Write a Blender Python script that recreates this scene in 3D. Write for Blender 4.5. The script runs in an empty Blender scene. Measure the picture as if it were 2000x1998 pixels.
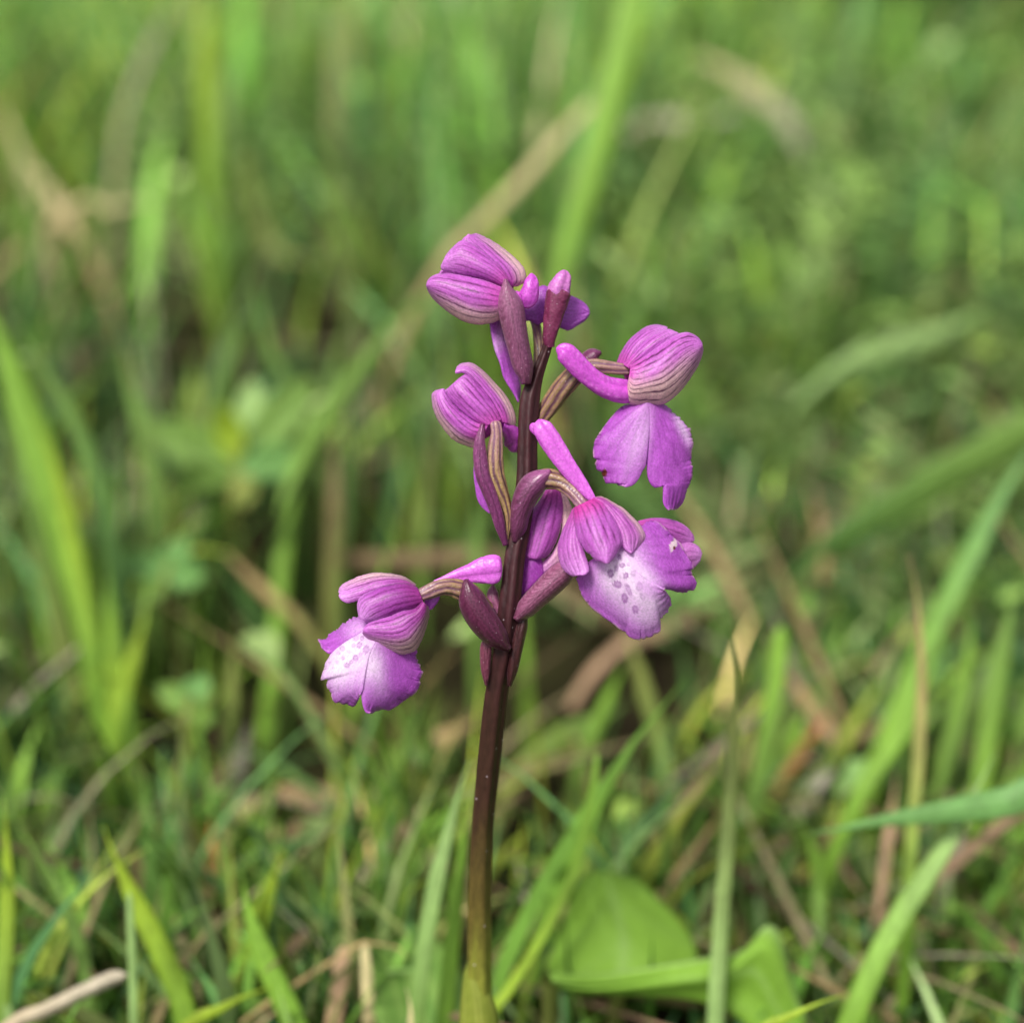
import bpy, math
import numpy as np
from mathutils import Matrix, Vector

rng = np.random.default_rng(11)
MM = 0.001
sc = bpy.context.scene
col = sc.collection

# ------------------------------------------------------------------ camera
PITCH = math.radians(25)
FOC = 170.0                      # mm from lens to the orchid
FPX = 3094.0                     # focal length in photo pixels (2000 px wide frame)
CEN = np.array([0, 0, 98.0])     # centre of the orchid plane, mm
RIGHT = np.array([1.0, 0, 0])
UP = np.array([0, math.sin(PITCH), math.cos(PITCH)])
BACK = np.array([0, -math.cos(PITCH), math.sin(PITCH)])
CAM = CEN + BACK * FOC
cd = bpy.data.cameras.new('camera')
cam = bpy.data.objects.new('camera', cd); col.objects.link(cam)
cam.location = CAM * MM
cam.rotation_euler = (math.pi / 2 - PITCH, 0, 0)
cd.sensor_fit = 'HORIZONTAL'; cd.sensor_width = 36; cd.lens = 36 * FPX / 2000
cd.clip_start = 0.01; cd.clip_end = 500
cd.dof.use_dof = True; cd.dof.focus_distance = 0.1675; cd.dof.aperture_fstop = 10
sc.camera = cam

# ------------------------------------------------------------------ light
SUN_EL, SUN_AZ = 58, 215         # high, soft, from behind the camera's left shoulder
w = bpy.data.worlds.new('World'); sc.world = w; w.use_nodes = True
nt = w.node_tree; nt.nodes.clear()
sky = nt.nodes.new('ShaderNodeTexSky'); sky.sky_type = 'NISHITA'; sky.sun_disc = False
sky.sun_elevation = math.radians(SUN_EL); sky.sun_rotation = math.radians(SUN_AZ)
sky.dust_density = 4; sky.air_density = 1.0
hs = nt.nodes.new('ShaderNodeHueSaturation'); hs.inputs['Saturation'].default_value = 0.2   # thin even cloud
bg = nt.nodes.new('ShaderNodeBackground'); bg.inputs[1].default_value = 0.085
wo = nt.nodes.new('ShaderNodeOutputWorld')
nt.links.new(sky.outputs[0], hs.inputs['Color']); nt.links.new(hs.outputs[0], bg.inputs[0]); nt.links.new(bg.outputs[0], wo.inputs[0])
sl = bpy.data.lights.new('sun', 'SUN'); sl.energy = 2.3; sl.angle = math.radians(16); sl.color = (1, .95, .86)
so = bpy.data.objects.new('sun', sl); col.objects.link(so)
_e, _a = math.radians(SUN_EL), math.radians(SUN_AZ)
sd = Vector((math.sin(_a) * math.cos(_e), math.cos(_a) * math.cos(_e), math.sin(_e)))
so.rotation_euler = sd.to_track_quat('Z', 'Y').to_euler()
sc.view_settings.view_transform = 'Standard'; sc.view_settings.look = 'None'
sc.view_settings.gamma = 1; sc.view_settings.exposure = 0.82
sc.cycles.use_denoising = True
sc.cycles.max_bounces = 8; sc.cycles.transmission_bounces = 6; sc.cycles.diffuse_bounces = 5

# ------------------------------------------------------------------ helpers
def lin(r, g, b):
    c = np.array([r, g, b]) / 255.0
    return np.where(c <= .04045, c / 12.92, ((c + .055) / 1.055) ** 2.4)

def mix(a, b, t):
    t = np.clip(np.asarray(t, float), 0, 1)[..., None]
    return a * (1 - t) + b * t

def sstep(a, b, x):
    t = np.clip((np.asarray(x, float) - a) / (b - a), 0, 1)
    return t * t * (3 - 2 * t)

def resample(P, n):
    """Catmull-Rom through the points, n samples even in arc length."""
    P = np.asarray(P, float)
    Q = np.vstack([2 * P[0] - P[1], P, 2 * P[-1] - P[-2]])
    out = []
    for i in range(len(P) - 1):
        t = np.linspace(0, 1, 24, endpoint=False)[:, None]
        a, b, c, d = Q[i], Q[i + 1], Q[i + 2], Q[i + 3]
        out.append(.5 * (2 * b + (c - a) * t + (2 * a - 5 * b + 4 * c - d) * t ** 2 + (3 * b - a - 3 * c + d) * t ** 3))
    out = np.vstack(out + [P[-1:]])
    s = np.r_[0, np.cumsum(np.linalg.norm(np.diff(out[:, :2], axis=0), axis=1) + 1e-9)]
    q = np.linspace(0, s[-1], n)
    return np.stack([np.interp(q, s, out[:, k]) for k in range(out.shape[1])], 1)

def at(px, py, D):
    """point (mm) seen at photo pixel px,py when it lies D mm in front of the lens"""
    px, py, D = np.broadcast_arrays(np.asarray(px, float), np.asarray(py, float), np.asarray(D, float))
    x = (px - 1000) / FPX * D; y = (999 - py) / FPX * D
    return CAM + x[..., None] * RIGHT + y[..., None] * UP - D[..., None] * BACK

def ground_D(px, py):
    k = math.sin(PITCH) - (999 - np.asarray(py, float)) / FPX * math.cos(PITCH)
    return np.where(k > .02, CAM[2] / np.maximum(k, .02), 5000)

def mesh(name, V, F, C=None, smooth=True):
    V = np.asarray(V, np.float32); F = np.asarray(F, np.int32)
    me = bpy.data.meshes.new(name)
    k = F.shape[1]
    me.vertices.add(len(V)); me.vertices.foreach_set('co', V.ravel())
    me.loops.add(F.size); me.loops.foreach_set('vertex_index', F.ravel())
    me.polygons.add(len(F)); me.polygons.foreach_set('loop_start', np.arange(len(F), dtype=np.int32) * k)
    me.update(calc_edges=True)
    if C is not None:
        ca = me.color_attributes.new('pigment', 'FLOAT_COLOR', 'POINT')
        ca.data.foreach_set('color', np.c_[np.asarray(C, np.float32), np.ones(len(V), np.float32)].ravel())
    if smooth: me.polygons.foreach_set('use_smooth', np.ones(len(F), bool))
    return me

def link(name, me, mat=None, parent=None, loc=None):
    o = bpy.data.objects.new(name, me); col.objects.link(o)
    if mat: me.materials.append(mat)
    if parent: o.parent = parent
    if loc is not None: o.location = np.asarray(loc) * MM
    return o

def tag(o, label=None, cat=None, group=None, kind=None):
    for k, v in (('label', label), ('category', cat), ('group', group), ('kind', kind)):
        if v: o[k] = v
    return o

def grid_faces(nu, nv, wrap=False):
    i, j = np.meshgrid(np.arange(nu - 1), np.arange(nv if wrap else nv - 1), indexing='ij')
    j2 = (j + 1) % nv
    return np.stack([i * nv + j, i * nv + j2, (i + 1) * nv + j2, (i + 1) * nv + j], -1).reshape(-1, 4)

# ------------------------------------------------------------------ materials
def material(name, rough=.5, spec=.4, transl=.0, cell=0, cell_amt=.1, bump=.0, bump_scale=2000, speck=0, coat=0, stretch=(1, 1, 1)):
    m = bpy.data.materials.new(name); m.use_nodes = True
    n = m.node_tree.nodes; l = m.node_tree.links; n.clear()
    out = n.new('ShaderNodeOutputMaterial')
    p = n.new('ShaderNodeBsdfPrincipled')
    at_ = n.new('ShaderNodeVertexColor'); at_.layer_name = 'pigment'
    c = at_.outputs[0]
    tc = n.new('ShaderNodeTexCoord')
    mp = n.new('ShaderNodeMapping'); mp.inputs['Scale'].default_value = stretch
    l.new(tc.outputs['Object'], mp.inputs[0])
    if cell:
        no = n.new('ShaderNodeTexNoise'); no.inputs['Scale'].default_value = cell; no.inputs['Detail'].default_value = 4
        no.inputs['Roughness'].default_value = .7
        l.new(mp.outputs[0], no.inputs['Vector'])
        mr = n.new('ShaderNodeMapRange'); mr.inputs[1].default_value = .3; mr.inputs[2].default_value = .7
        mr.inputs[3].default_value = 1 - cell_amt; mr.inputs[4].default_value = 1 + cell_amt
        l.new(no.outputs[0], mr.inputs[0])
        mx = n.new('ShaderNodeVectorMath'); mx.operation = 'SCALE'
        l.new(c, mx.inputs[0]); l.new(mr.outputs[0], mx.inputs['Scale']); c = mx.outputs[0]
    if speck:
        vo = n.new('ShaderNodeTexVoronoi'); vo.inputs['Scale'].default_value = speck
        l.new(tc.outputs['Object'], vo.inputs['Vector'])
        r2 = n.new('ShaderNodeMapRange'); r2.inputs[1].default_value = .05; r2.inputs[2].default_value = .10
        r2.inputs[3].default_value = .55; r2.inputs[4].default_value = 0
        l.new(vo.outputs['Distance'], r2.inputs[0])
        mc = n.new('ShaderNodeMixRGB'); mc.inputs[2].default_value = (.75, .62, .7, 1)
        l.new(r2.outputs[0], mc.inputs[0]); l.new(c, mc.inputs[1]); c = mc.outputs[0]
    l.new(c, p.inputs['Base Color'])
    p.inputs['Roughness'].default_value = rough
    p.inputs['Specular IOR Level'].default_value = spec
    if bump:
        vb = n.new('ShaderNodeTexVoronoi'); vb.inputs['Scale'].default_value = bump_scale
        l.new(mp.outputs[0], vb.inputs['Vector'])
        bp = n.new('ShaderNodeBump'); bp.inputs['Strength'].default_value = bump; bp.inputs['Distance'].default_value = .0002
        bp.invert = True
        l.new(vb.outputs['Distance'], bp.inputs['Height']); l.new(bp.outputs[0], p.inputs['Normal'])
    s = p.outputs[0]
    if transl:
        t = n.new('ShaderNodeBsdfTranslucent'); l.new(c, t.inputs[0])
        ms = n.new('ShaderNodeMixShader'); ms.inputs[0].default_value = transl
        l.new(s, ms.inputs[1]); l.new(t.outputs[0], ms.inputs[2]); s = ms.outputs[0]
    l.new(s, out.inputs[0])
    return m

M_PETAL = material('petal', .38, .45, .42, 4200, .24, .16, 5200)
M_SPUR = material('spur_flesh', .34, .5, .28, 3000, .22, .18, 3600)
M_BRACT = material('bract_skin', .34, .5, .08, 3000, .28, .15, 3600, speck=1700)
M_STEM = material('stem_skin', .52, .35, .0, 1500, .30, .2, 2500, speck=700, stretch=(1, 1, .35))
M_GRASS = material('grass_leaf', .6, .15, .22, 250, .22, .0, stretch=(1, 1, .15))
M_BLADE = material('broad_grass_leaf', .5, .28, .28, 500, .25, .25, 1500, stretch=(1, 1, .1))
M_LEAF = material('herb_leaf', .6, .22, .25, 900, .12, .12, 1500)
M_DRY = material('dry_straw', .75, .2, .12, 600, .35, .3, 1500, stretch=(1, 1, .2))

# ------------------------------------------------------------------ ground
def ground():
    n = 181
    t = np.linspace(-1, 1, n)
    g = np.sign(t) * (np.abs(t) * 800 + (np.abs(t) ** 6) * 150000)
    X, Y = np.meshgrid(g, g, indexing='ij')
    r = np.hypot(X, Y)
    Z = (2.0 * np.sin(X * .021 + 1) * np.sin(Y * .017) + 1.5 * np.sin(X * .05 + Y * .043)) * np.exp(-(r / 1500) ** 2)
    Z += -0 + 900 * sstep(8000, 120000, r) * np.sin(X * .00004 + 2) * .5
    V = np.stack([X, Y, Z], -1).reshape(-1, 3) * MM
    m = bpy.data.materials.new('meadow_soil'); m.use_nodes = True
    nd = m.node_tree.nodes; l = m.node_tree.links
    p = nd['Principled BSDF']; p.inputs['Roughness'].default_value = 1; p.inputs['Specular IOR Level'].default_value = 0
    tc = nd.new('ShaderNodeTexCoord')
    a = nd.new('ShaderNodeTexNoise'); a.inputs['Scale'].default_value = 60; a.inputs['Detail'].default_value = 8
    b = nd.new('ShaderNodeTexNoise'); b.inputs['Scale'].default_value = 3; b.inputs['Detail'].default_value = 6
    l.new(tc.outputs['Object'], a.inputs[0]); l.new(tc.outputs['Object'], b.inputs[0])
    r1 = nd.new('ShaderNodeValToRGB'); r2 = nd.new('ShaderNodeMixRGB')
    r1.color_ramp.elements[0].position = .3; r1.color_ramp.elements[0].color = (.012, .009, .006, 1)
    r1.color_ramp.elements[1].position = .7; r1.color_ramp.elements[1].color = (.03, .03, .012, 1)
    l.new(a.outputs[0], r1.inputs[0])
    # beyond the built turf the sward is only a colour: distance from the plant drives it
    ln = nd.new('ShaderNodeVectorMath'); ln.operation = 'LENGTH'; l.new(tc.outputs['Object'], ln.inputs[0])
    mr = nd.new('ShaderNodeMapRange'); mr.inputs[1].default_value = 2.5; mr.inputs[2].default_value = 6
    l.new(ln.outputs['Value'], mr.inputs[0]); l.new(mr.outputs[0], r2.inputs[0])
    r3 = nd.new('ShaderNodeValToRGB')
    r3.color_ramp.elements[0].color = (.05, .09, .02, 1); r3.color_ramp.elements[1].color = (.12, .17, .05, 1)
    l.new(b.outputs[0], r3.inputs[0]); l.new(r1.outputs[0], r2.inputs[1]); l.new(r3.outputs[0], r2.inputs[2])
    l.new(r2.outputs[0], p.inputs['Base Color'])
    bp = nd.new('ShaderNodeBump'); bp.inputs['Distance'].default_value = .004; l.new(a.outputs[0], bp.inputs['Height']); l.new(bp.outputs[0], p.inputs['Normal'])
    o = link('ground', mesh('ground', V, grid_faces(n, n)), m)
    tag(o, kind='structure')
ground()

# ------------------------------------------------------------------ orchid builders
ZONES = {'A': (800, 430, 4.825), 'B': (1030, 600, 4.825), 'C': (800, 680, 4.825), 'D': (980, 890, 1930 / 420), 'E': (600, 1040, 1930 / 460), 'F': (750, 1200, 2.4175), 'P': (0, 0, 1)}
PXMM = FPX / FOC

def topx(zone, X, Y):
    ox, oy, s = ZONES[zone]
    return ox + np.asarray(X) / s, oy + np.asarray(Y) / s

def world(px, py, wv):
    return at(px, py, FOC - np.asarray(wv, float))

FOOT = at(936, 2060, FOC + 18.0) + np.array([0, -2.0, 0]); FOOT[2] = 0
orchid = bpy.data.objects.new('orchid', None); col.objects.link(orchid); orchid.location = FOOT * MM
orchid.empty_display_size = .01
tag(orchid, 'purple wild orchid with striped hooded flowers on a dark maroon stem', 'orchid')

def part(name, V, F, C, mat, parent, thick=0, label=None):
    o = link(name, mesh(name, (V - FOOT) * MM, F, C), mat, parent)
    if thick:
        md = o.modifiers.new('thickness', 'SOLIDIFY'); md.thickness = thick * MM; md.offset = 0
    if label: o['label'] = label
    return o

def wob(u, v, seed, a=1.0):
    r = np.random.default_rng(seed)
    s = 0
    for k in range(5):
        f = r.uniform(2, 9, 2); p = r.uniform(0, 6.28)
        s = s + np.sin(f[0] * u + f[1] * v + p)
    return a * s / 5

def sheet(zone, L, R, colf, name, parent, w0=0, w1=0, wl=0, wr=0, bulge=1., sag=0., nu=70, nv=60, veins=0, relief=.006,
          frill=0, seed=0, thick=.22, mat=None, label=None, edge=0.0, arch=1.0, outer=None, hub=None, wline=None):
    """A petal: a curved shell lofted from its base (u=0) to its tip (u=1) between two edges (v=0..1)."""
    Lr, Rr = resample(L, nu), resample(R, nu)
    u = np.linspace(0, 1, nu)[:, None] * np.ones((1, nv)); v = np.ones((nu, 1)) * np.linspace(0, 1, nv)[None]
    X = Lr[:, :1] * (1 - v) + Rr[:, :1] * v; Y = Lr[:, 1:2] * (1 - v) + Rr[:, 1:2] * v
    r = np.random.default_rng(seed + 5)
    if edge:      # fine uneven outline
        for side, e in ((0, (1 - v) ** 6), (1, v ** 6)):
            if outer is not None and outer != side: continue
            if outer is None: e = e * .35
            j = np.interp(np.arange(nu), np.arange(0, nu, 2), r.normal(0, edge, len(np.arange(0, nu, 2))))[:, None]
            X = X + e * j; Y = Y + e * j * r.choice([-1, 1])
    px, py = topx(zone, X, Y)
    prof = np.clip(4 * v * (1 - v), 0, 1) ** .7
    lon = np.sin(np.pi * np.clip(.12 + .80 * u, 0, 1)) ** .6
    W = w0 + (w1 - w0) * u ** arch + wl + (wr - wl) * v + bulge * prof * lon + sag * np.sin(np.pi * u) + wob(u * 1.3, v * 1.3, seed, .10)
    if wline is not None: W = W + wline[:, None]
    if veins:
        W = W + relief * np.cos((v + .02 * wob(u, v, seed + 9)) * veins * 2 * np.pi) * sstep(0, .1, v) * sstep(1, .9, v) * -1
    if hub:
        phi = np.arctan2(Y - hub[1], X - hub[0]); W = W + .012 * np.cos(phi * 34 + 1.5 * wob(u * 2, v * 2, seed + 9)) * sstep(.05, .3, u)
    if frill:
        ed = np.maximum(sstep(.25, 0, v) * (outer != 1), sstep(.75, 1, v) * (outer != 0))
        ed = np.maximum(ed, sstep(.72, 1, u) * (1 if outer is None else sstep(1, .6, v) if outer == 0 else sstep(0, .4, v)))
        W = W + frill * ed * (np.sin(u * 31 + seed) * .6 + np.sin(u * 17 + v * 14 + seed * 2) * .6 + np.sin(v * 33 + seed * 3) * .5)
    V = world(px, py, W).reshape(-1, 3)
    C = colf(u, v, X, Y, seed).reshape(-1, 3)
    return part(name, V, grid_faces(nu, nv), C, mat or M_PETAL, parent, thick, label)

def bract(zone, pts, colf, squash=.7, seed=0, **_):
    q = resample(pts, 40); t = np.linspace(0, 1, 40)
    T = np.gradient(q[:, :2], axis=0); T /= np.linalg.norm(T, axis=1)[:, None]
    N = np.stack([-T[:, 1], T[:, 0]], 1)
    r = q[:, 3:4] * ((1 - sstep(.72, 1.06, t)) ** .55 * (.55 + .45 * sstep(0, .2, t)))[:, None]
    r = np.maximum(r, 1.5)
    skew = (.10 * np.sin(t * 3 + seed) * q[:, 3])[:, None]
    wmm = float(np.max(q[:, 3])) / ZONES[zone][2] / PXMM
    L = q[:, :2] - N * (r + skew); R = q[:, :2] + N * (r - skew)
    def cf(u, v, X, Y, sd):
        c = colf(u, v * 2.4 + .2, None, sd)
        e = np.maximum(np.exp(-(v / .05) ** 2), np.exp(-((1 - v) / .05) ** 2))
        c = mix(c, np.array([.42, .2, .33]), .4 * e)
        return mix(c, np.array([.035, .012, .02]), .35 * np.exp(-((v - .5) / .03) ** 2) * sstep(1, .7, u))
    Ww = np.interp(np.linspace(0, 1, 60), t, q[:, 2])
    return sheet(zone, L, R, cf, 'bract', orchid, bulge=wmm * 1.25 * squash / .75, nu=60, nv=34, seed=seed, thick=.25, mat=M_BRACT, wline=Ww - wmm * .35 * squash, veins=9, relief=.012)

def tube(zone, pts, colf, name, parent, mat, nl=80, ns=40, squash=.85, ribs=0, rib_amp=0., twist=0., round0=.0, round1=.08, label=None, groove=0., groove_at=.5, zpts=None, seed=0, lump=.02):
    """A fleshy tube along (X, Y, depth mm, radius in zone px)."""
    q = resample(pts, nl)
    px, py = topx(zone, q[:, 0], q[:, 1])
    s = ZONES[zone][2]
    c = world(px, py, q[:, 2]); rad = q[:, 3] / s / PXMM
    if zpts is not None: c = np.vstack([c, zpts[0]]); rad = np.r_[rad, zpts[1]]; nl = len(c)
    T = np.gradient(c, axis=0); T /= np.linalg.norm(T, axis=1)[:, None]
    N = BACK[None] - (T @ BACK)[:, None] * T; N /= np.linalg.norm(N, axis=1)[:, None]
    B = np.cross(T, N)
    t = np.linspace(0, 1, nl)
    e = np.ones(nl)
    if round0: e = e * np.sqrt(np.clip(1 - (1 - np.clip(t / round0, 0, 1)) ** 2, 1e-4, 1))
    if round1: e = e * np.sqrt(np.clip(1 - (1 - np.clip((1 - t) / round1, 0, 1)) ** 2, 1e-4, 1))
    th = np.linspace(0, 2 * np.pi, ns, endpoint=False)
    tt = t[:, None] * np.ones((1, ns)); ph = th[None] + twist * tt
    rr = (rad * e)[:, None] * (1 + (rib_amp * np.cos(ribs * (th[None] + twist * tt)) if ribs else 0))
    if groove: rr = rr * (1 - groove * np.exp(-((np.angle(np.exp(1j * (th[None] - groove_at)))) / .38) ** 2) * sstep(-.05, .15, tt))
    if name == 'bract': rr = rr * .88
    rr = rr * (1 + .05 * wob(tt * 3, np.cos(th)[None] * 1.5, seed) + lump * wob(tt * 11, np.cos(th)[None] * 4 + np.sin(th)[None] * 3, seed + 50))
    if name == 'bract':      # fine lengthwise nerves and a point at the tip
        rr = rr * (1 + .025 * np.cos(th[None] * 11 + .6 * np.sin(tt * 4)) * sstep(0, .15, tt) * sstep(1, .85, tt))
        rr = rr * (1 - .35 * sstep(.82, 1, tt))
    V = c[:, None] + rr[..., None] * (np.sin(th)[None, :, None] * B[:, None] + squash * np.cos(th)[None, :, None] * N[:, None])
    C = colf(tt, ph, np.interp(tt, np.linspace(0, 1, len(py)), py), seed)
    return part(name, V.reshape(-1, 3), grid_faces(nl, ns, True), C.reshape(-1, 3), mat, parent, 0, label)

MAG = lin(218, 116, 222); MAG_D = lin(172, 62, 176); MAG_L = lin(238, 172, 246); VEIN = lin(92, 24, 82)
CREAM = lin(252, 218, 218); LIPC = lin(198, 98, 214); LIP_D = lin(162, 58, 178); LIP_P = lin(252, 236, 255); RIM = lin(236, 198, 214)

def sepal_col(nv_=7, cream=None, cream_at=(.55, .95), vein=.75, deep=.5, tip=.3, vfade=.0, base_pink=.5, side_vein=1.0, tone=MAG, dark=0.):
    def f(u, v, X, Y, seed):
        n1 = wob(u * 3, v * 4, seed + 3); n2 = wob(u * 9, v * 16, seed + 4)
        c = mix(np.broadcast_to(tone, u.shape + (3,)), MAG_D, deep * (.5 + .5 * n1) + .25 * np.abs(n2))
        c = mix(c, MAG_L, tip * sstep(.55, 1, u) + .30 * np.clip(n2, 0, 1))
        c = mix(c, lin(214, 70, 176), base_pink * sstep(.35, 0, u))
        cr = 0
        if cream is not None:
            s = v if cream == 1 else 1 - v
            cr = sstep(cream_at[0], cream_at[1], s + .05 * n1) * sstep(1.15, .45, u)
            c = mix(c, CREAM, cr * .92)
        rr_ = np.random.default_rng(seed + 60)
        ph = (v + .03 * wob(u * 1.2, v * 2, seed + 6) + .006 * wob(u * 9, v * 5, seed + 16)) * nv_
        d = np.abs(ph - np.round(ph)); amp = rr_.uniform(.55, 1.15, 40)[np.clip(np.round(ph).astype(int) + 4, 0, 39)]
        wdt = (.15 + .05 * n2) * (1 - .3 * cr)
        vn = amp * np.exp(-(d / wdt) ** 2) * sstep(-.05, .12, u) * sstep(1.02, .75 - .2 * vfade, u)
        d2 = np.abs(ph - np.floor(ph) - .5 - .35 * sstep(.75, .4, u))           # finer nerves that fork off half way
        vn = np.maximum(vn, .5 * np.exp(-(d2 / .07) ** 2) * sstep(.35, .55, u) * sstep(1.0, .8, u))
        vn = vn * np.clip(.62 + .35 * n1 + .3 * n2, .15, 1.2) * sstep(0, .05, v) * sstep(1, .95, v)
        # fainter cross veins between the main ones
        xv = np.exp(-((np.sin((u * 16 + v * 9 + n1 * 2)) - .96) / .05) ** 2) * .15
        c = mix(c, VEIN, np.clip(1.6 * vein * vn * (1 + .25 * cr) + xv * vein, 0, .92))
        rimv = np.maximum(np.exp(-(v / .025) ** 2), np.exp(-((1 - v) / .025) ** 2))
        c = mix(c, MAG_L, .45 * rimv)
        if dark: c = mix(c, lin(120, 30, 110), dark * sstep(.75, .05, u))
        return c
    return f

def lip_col(pale=(), spots=(), holes=(), streak=.35, tone=LIPC, rim=.5, nst=58, dk=.45, outer=None, hub=None):
    def f(u, v, X, Y, seed):
        n1 = wob(u * 3, v * 3, seed + 1); n2 = wob(u * 12, v * 26, seed + 2); n3 = wob(u * 26, v * 22, seed + 8)
        c = mix(np.broadcast_to(tone, u.shape + (3,)), LIP_D, dk * (.5 + .5 * n1) + .25 * n3)
        ang_ = np.arctan2(Y - hub[1], X - hub[0]) * 34 if hub else v * nst
        st = np.clip(np.sin(ang_ + 1.5 * n1 + 2.0 * wob(u * 2, v * 2, seed + 7)) * .5 + .25 * n2, 0, 1)
        c = mix(c, LIP_D * .8, 1.7 * streak * st * sstep(0, .25, u))
        c = mix(c, MAG_L, .22 * np.clip(n2, 0, 1))
        for (x, y, rx, ry, ang, k) in pale:
            ca, sa = math.cos(ang), math.sin(ang)
            dx, dy = X - x, Y - y
            q = ((dx * ca + dy * sa) / rx) ** 2 + ((-dx * sa + dy * ca) / ry) ** 2
            c = mix(c, LIP_P, k * np.exp(-q * 1.1) * (.88 + .2 * n1 + .12 * n2))
        for (x, y, rx, ry, ang, k) in spots:
            ca, sa = math.cos(ang), math.sin(ang)
            dx, dy = X - x, Y - y
            q = np.sqrt(((dx * ca + dy * sa) / rx) ** 2 + ((-dx * sa + dy * ca) / ry) ** 2) * 1.12 + .28 * n3 + .2 * n2
            ring = sstep(1.4, .75, q) * (.6 + .4 * sstep(.2, .85, q)) * (.8 + .25 * n1)
            c = mix(c, lin(146, 62, 160), k * ring)
        e = np.maximum(np.exp(-((1 - u) / .012) ** 2), np.maximum(np.exp(-(v / .012) ** 2) * 0, 0))
        c = mix(c, RIM, rim * e)
        if outer is not None:
            d = v if outer == 0 else 1 - v
            c = mix(c, RIM, .8 * np.exp(-(d / .022) ** 2) * sstep(.05, .45, wob(u * 9, v * 0, seed + 77) + .25) * sstep(.15, .3, u))
            c = mix(c, lin(176, 120, 110), .5 * np.exp(-(d / .012) ** 2) * sstep(.3, .6, wob(u * 14, v * 0, seed + 78)) * sstep(.15, .3, u))
        for (x, y, r1, r2) in holes:
            q = np.abs((X - x + .35 * (Y - y)) / r1) + np.abs((Y - y) / (r1 * 1.9)) + .2 * n3 + .1 * n2
            c = mix(c, lin(240, 222, 226), sstep(1.15, .9, q) * .9)
            q2 = np.sqrt(((X - x - r1 * .2) / r2) ** 2 + ((Y - y - r1 * .75) / (r2 * 1.5)) ** 2) + .15 * n3
            c = mix(c, lin(110, 50, 40), sstep(1.2, .7, q2))
        return c
    return f

def spur_col(tone=lin(212, 92, 212), deep=.4):
    def f(t, ph, py, seed):
        n = wob(t * 3, np.cos(ph) * 2, seed); n2 = wob(t * 14, np.cos(ph) * 7 + np.sin(ph) * 5, seed + 1)
        c = mix(np.broadcast_to(tone, t.shape + (3,)), lin(172, 52, 182), deep * (.5 + .5 * n))
        c = mix(c, lin(232, 150, 240), .22 * np.clip(n2, 0, 1))
        c = mix(c, lin(160, 50, 168), .45 * np.exp(-(np.sin(ph * 4 + .5) / .2) ** 2) * (.6 + .4 * n))
        return mix(c, lin(236, 176, 240), .35 * np.exp(-(np.sin(ph * 2 + 1.2) / .18) ** 2) * sstep(-.3, .6, n2))
    return f

def bract_col(tone=lin(128, 66, 104), dark=lin(82, 32, 58), light=lin(172, 104, 142), lt=.25, tipd=0.):
    def f(t, ph, py, seed):
        n = wob(t * 3, np.cos(ph) * 2, seed); n2 = wob(t * 20, np.cos(ph) * 9 + np.sin(ph) * 6, seed + 1)
        c = mix(np.broadcast_to(tone * .84, t.shape + (3,)), dark, .62 * (.5 + .6 * n))
        c = mix(c, light, lt * np.clip(.4 + 1.4 * n2, 0, 1))
        c = mix(c, dark, .55 * np.exp(-(np.sin(ph * 5.5 + .3 * np.sin(t * 4)) / .22) ** 2) * (.6 + .4 * n))
        c = mix(c, dark, .5 * sstep(.25, 0, t))
        return mix(c, light, tipd * sstep(.55, 1, t))
    return f

def ovary_col(ns=6, tan=lin(146, 118, 84), dark=lin(84, 46, 70), violet=.6):
    def f(t, ph, py, seed):
        n2 = wob(t * 16, np.cos(ph) * 6, seed)
        s = np.cos(ph * ns)
        c = mix(np.broadcast_to(tan, t.shape + (3,)), dark, sstep(-.15, -.75, s) * .92)
        c = mix(c, lin(150, 100, 140), violet * sstep(.45, 1.0, t) + .15 * np.clip(n2, 0, 1))
        c = mix(c, lin(128, 66, 108), .5 * sstep(.85, 1, s))
        return c
    return f

# ------------------------------------------------------------------ the orchid
def stem_col(t, ph, py, seed):
    n = wob(t * 8, np.cos(ph) * 2, seed)
    c = np.broadcast_to(lin(62, 28, 34), t.shape + (3,))
    c = mix(c, lin(40, 17, 20), .8 * (.5 + .5 * np.cos(ph * 5 + 3.14)))
    c = mix(c, lin(58, 38, 26), sstep(1180, 1450, py) * .75)
    c = mix(c, lin(92, 80, 36), sstep(1480, 1760, py + 40 * n))
    c = mix(c, lin(120, 124, 46), sstep(1720, 1900, py + 50 * n + 30 * np.cos(ph)))
    return c
st = [(1073, 662, .2, 9), (1066, 686, 0, 9.5), (1057, 711, 0, 10.5), (1046, 742, 0, 13), (1035, 784, 0, 18), (1030, 866, 0, 18), (1028, 939, 0, 18.5), (1014, 1040, 0, 18.5),
      (1005, 1088, 0, 19), (994, 1183, -.2, 20), (984, 1266, -1.2, 21), (978, 1303, -1.9, 21), (967, 1365, -3.2, 22), (953, 1490, -6, 22.5), (941, 1614, -8.8, 22), (936, 1738, -11.5, 23), (936, 1862, -14.3, 25), (936, 1998, -17, 26), (936, 2060, -18, 26)]
lastp = at(936, 2060, FOC + 18.0)
zz = np.stack([np.array([lastp[0], lastp[1] + (FOOT[1] - lastp[1]) * k, lastp[2] * (1 - k) - 4 * k]) for k in np.linspace(.1, 1, 8)])
stem = tube('P', st, stem_col, 'stem', orchid, M_STEM, nl=160, ns=30, squash=1, ribs=5, rib_amp=.11, twist=.5, round1=0, zpts=(zz, np.linspace(1.45, 1.7, 8)), seed=3)

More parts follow.
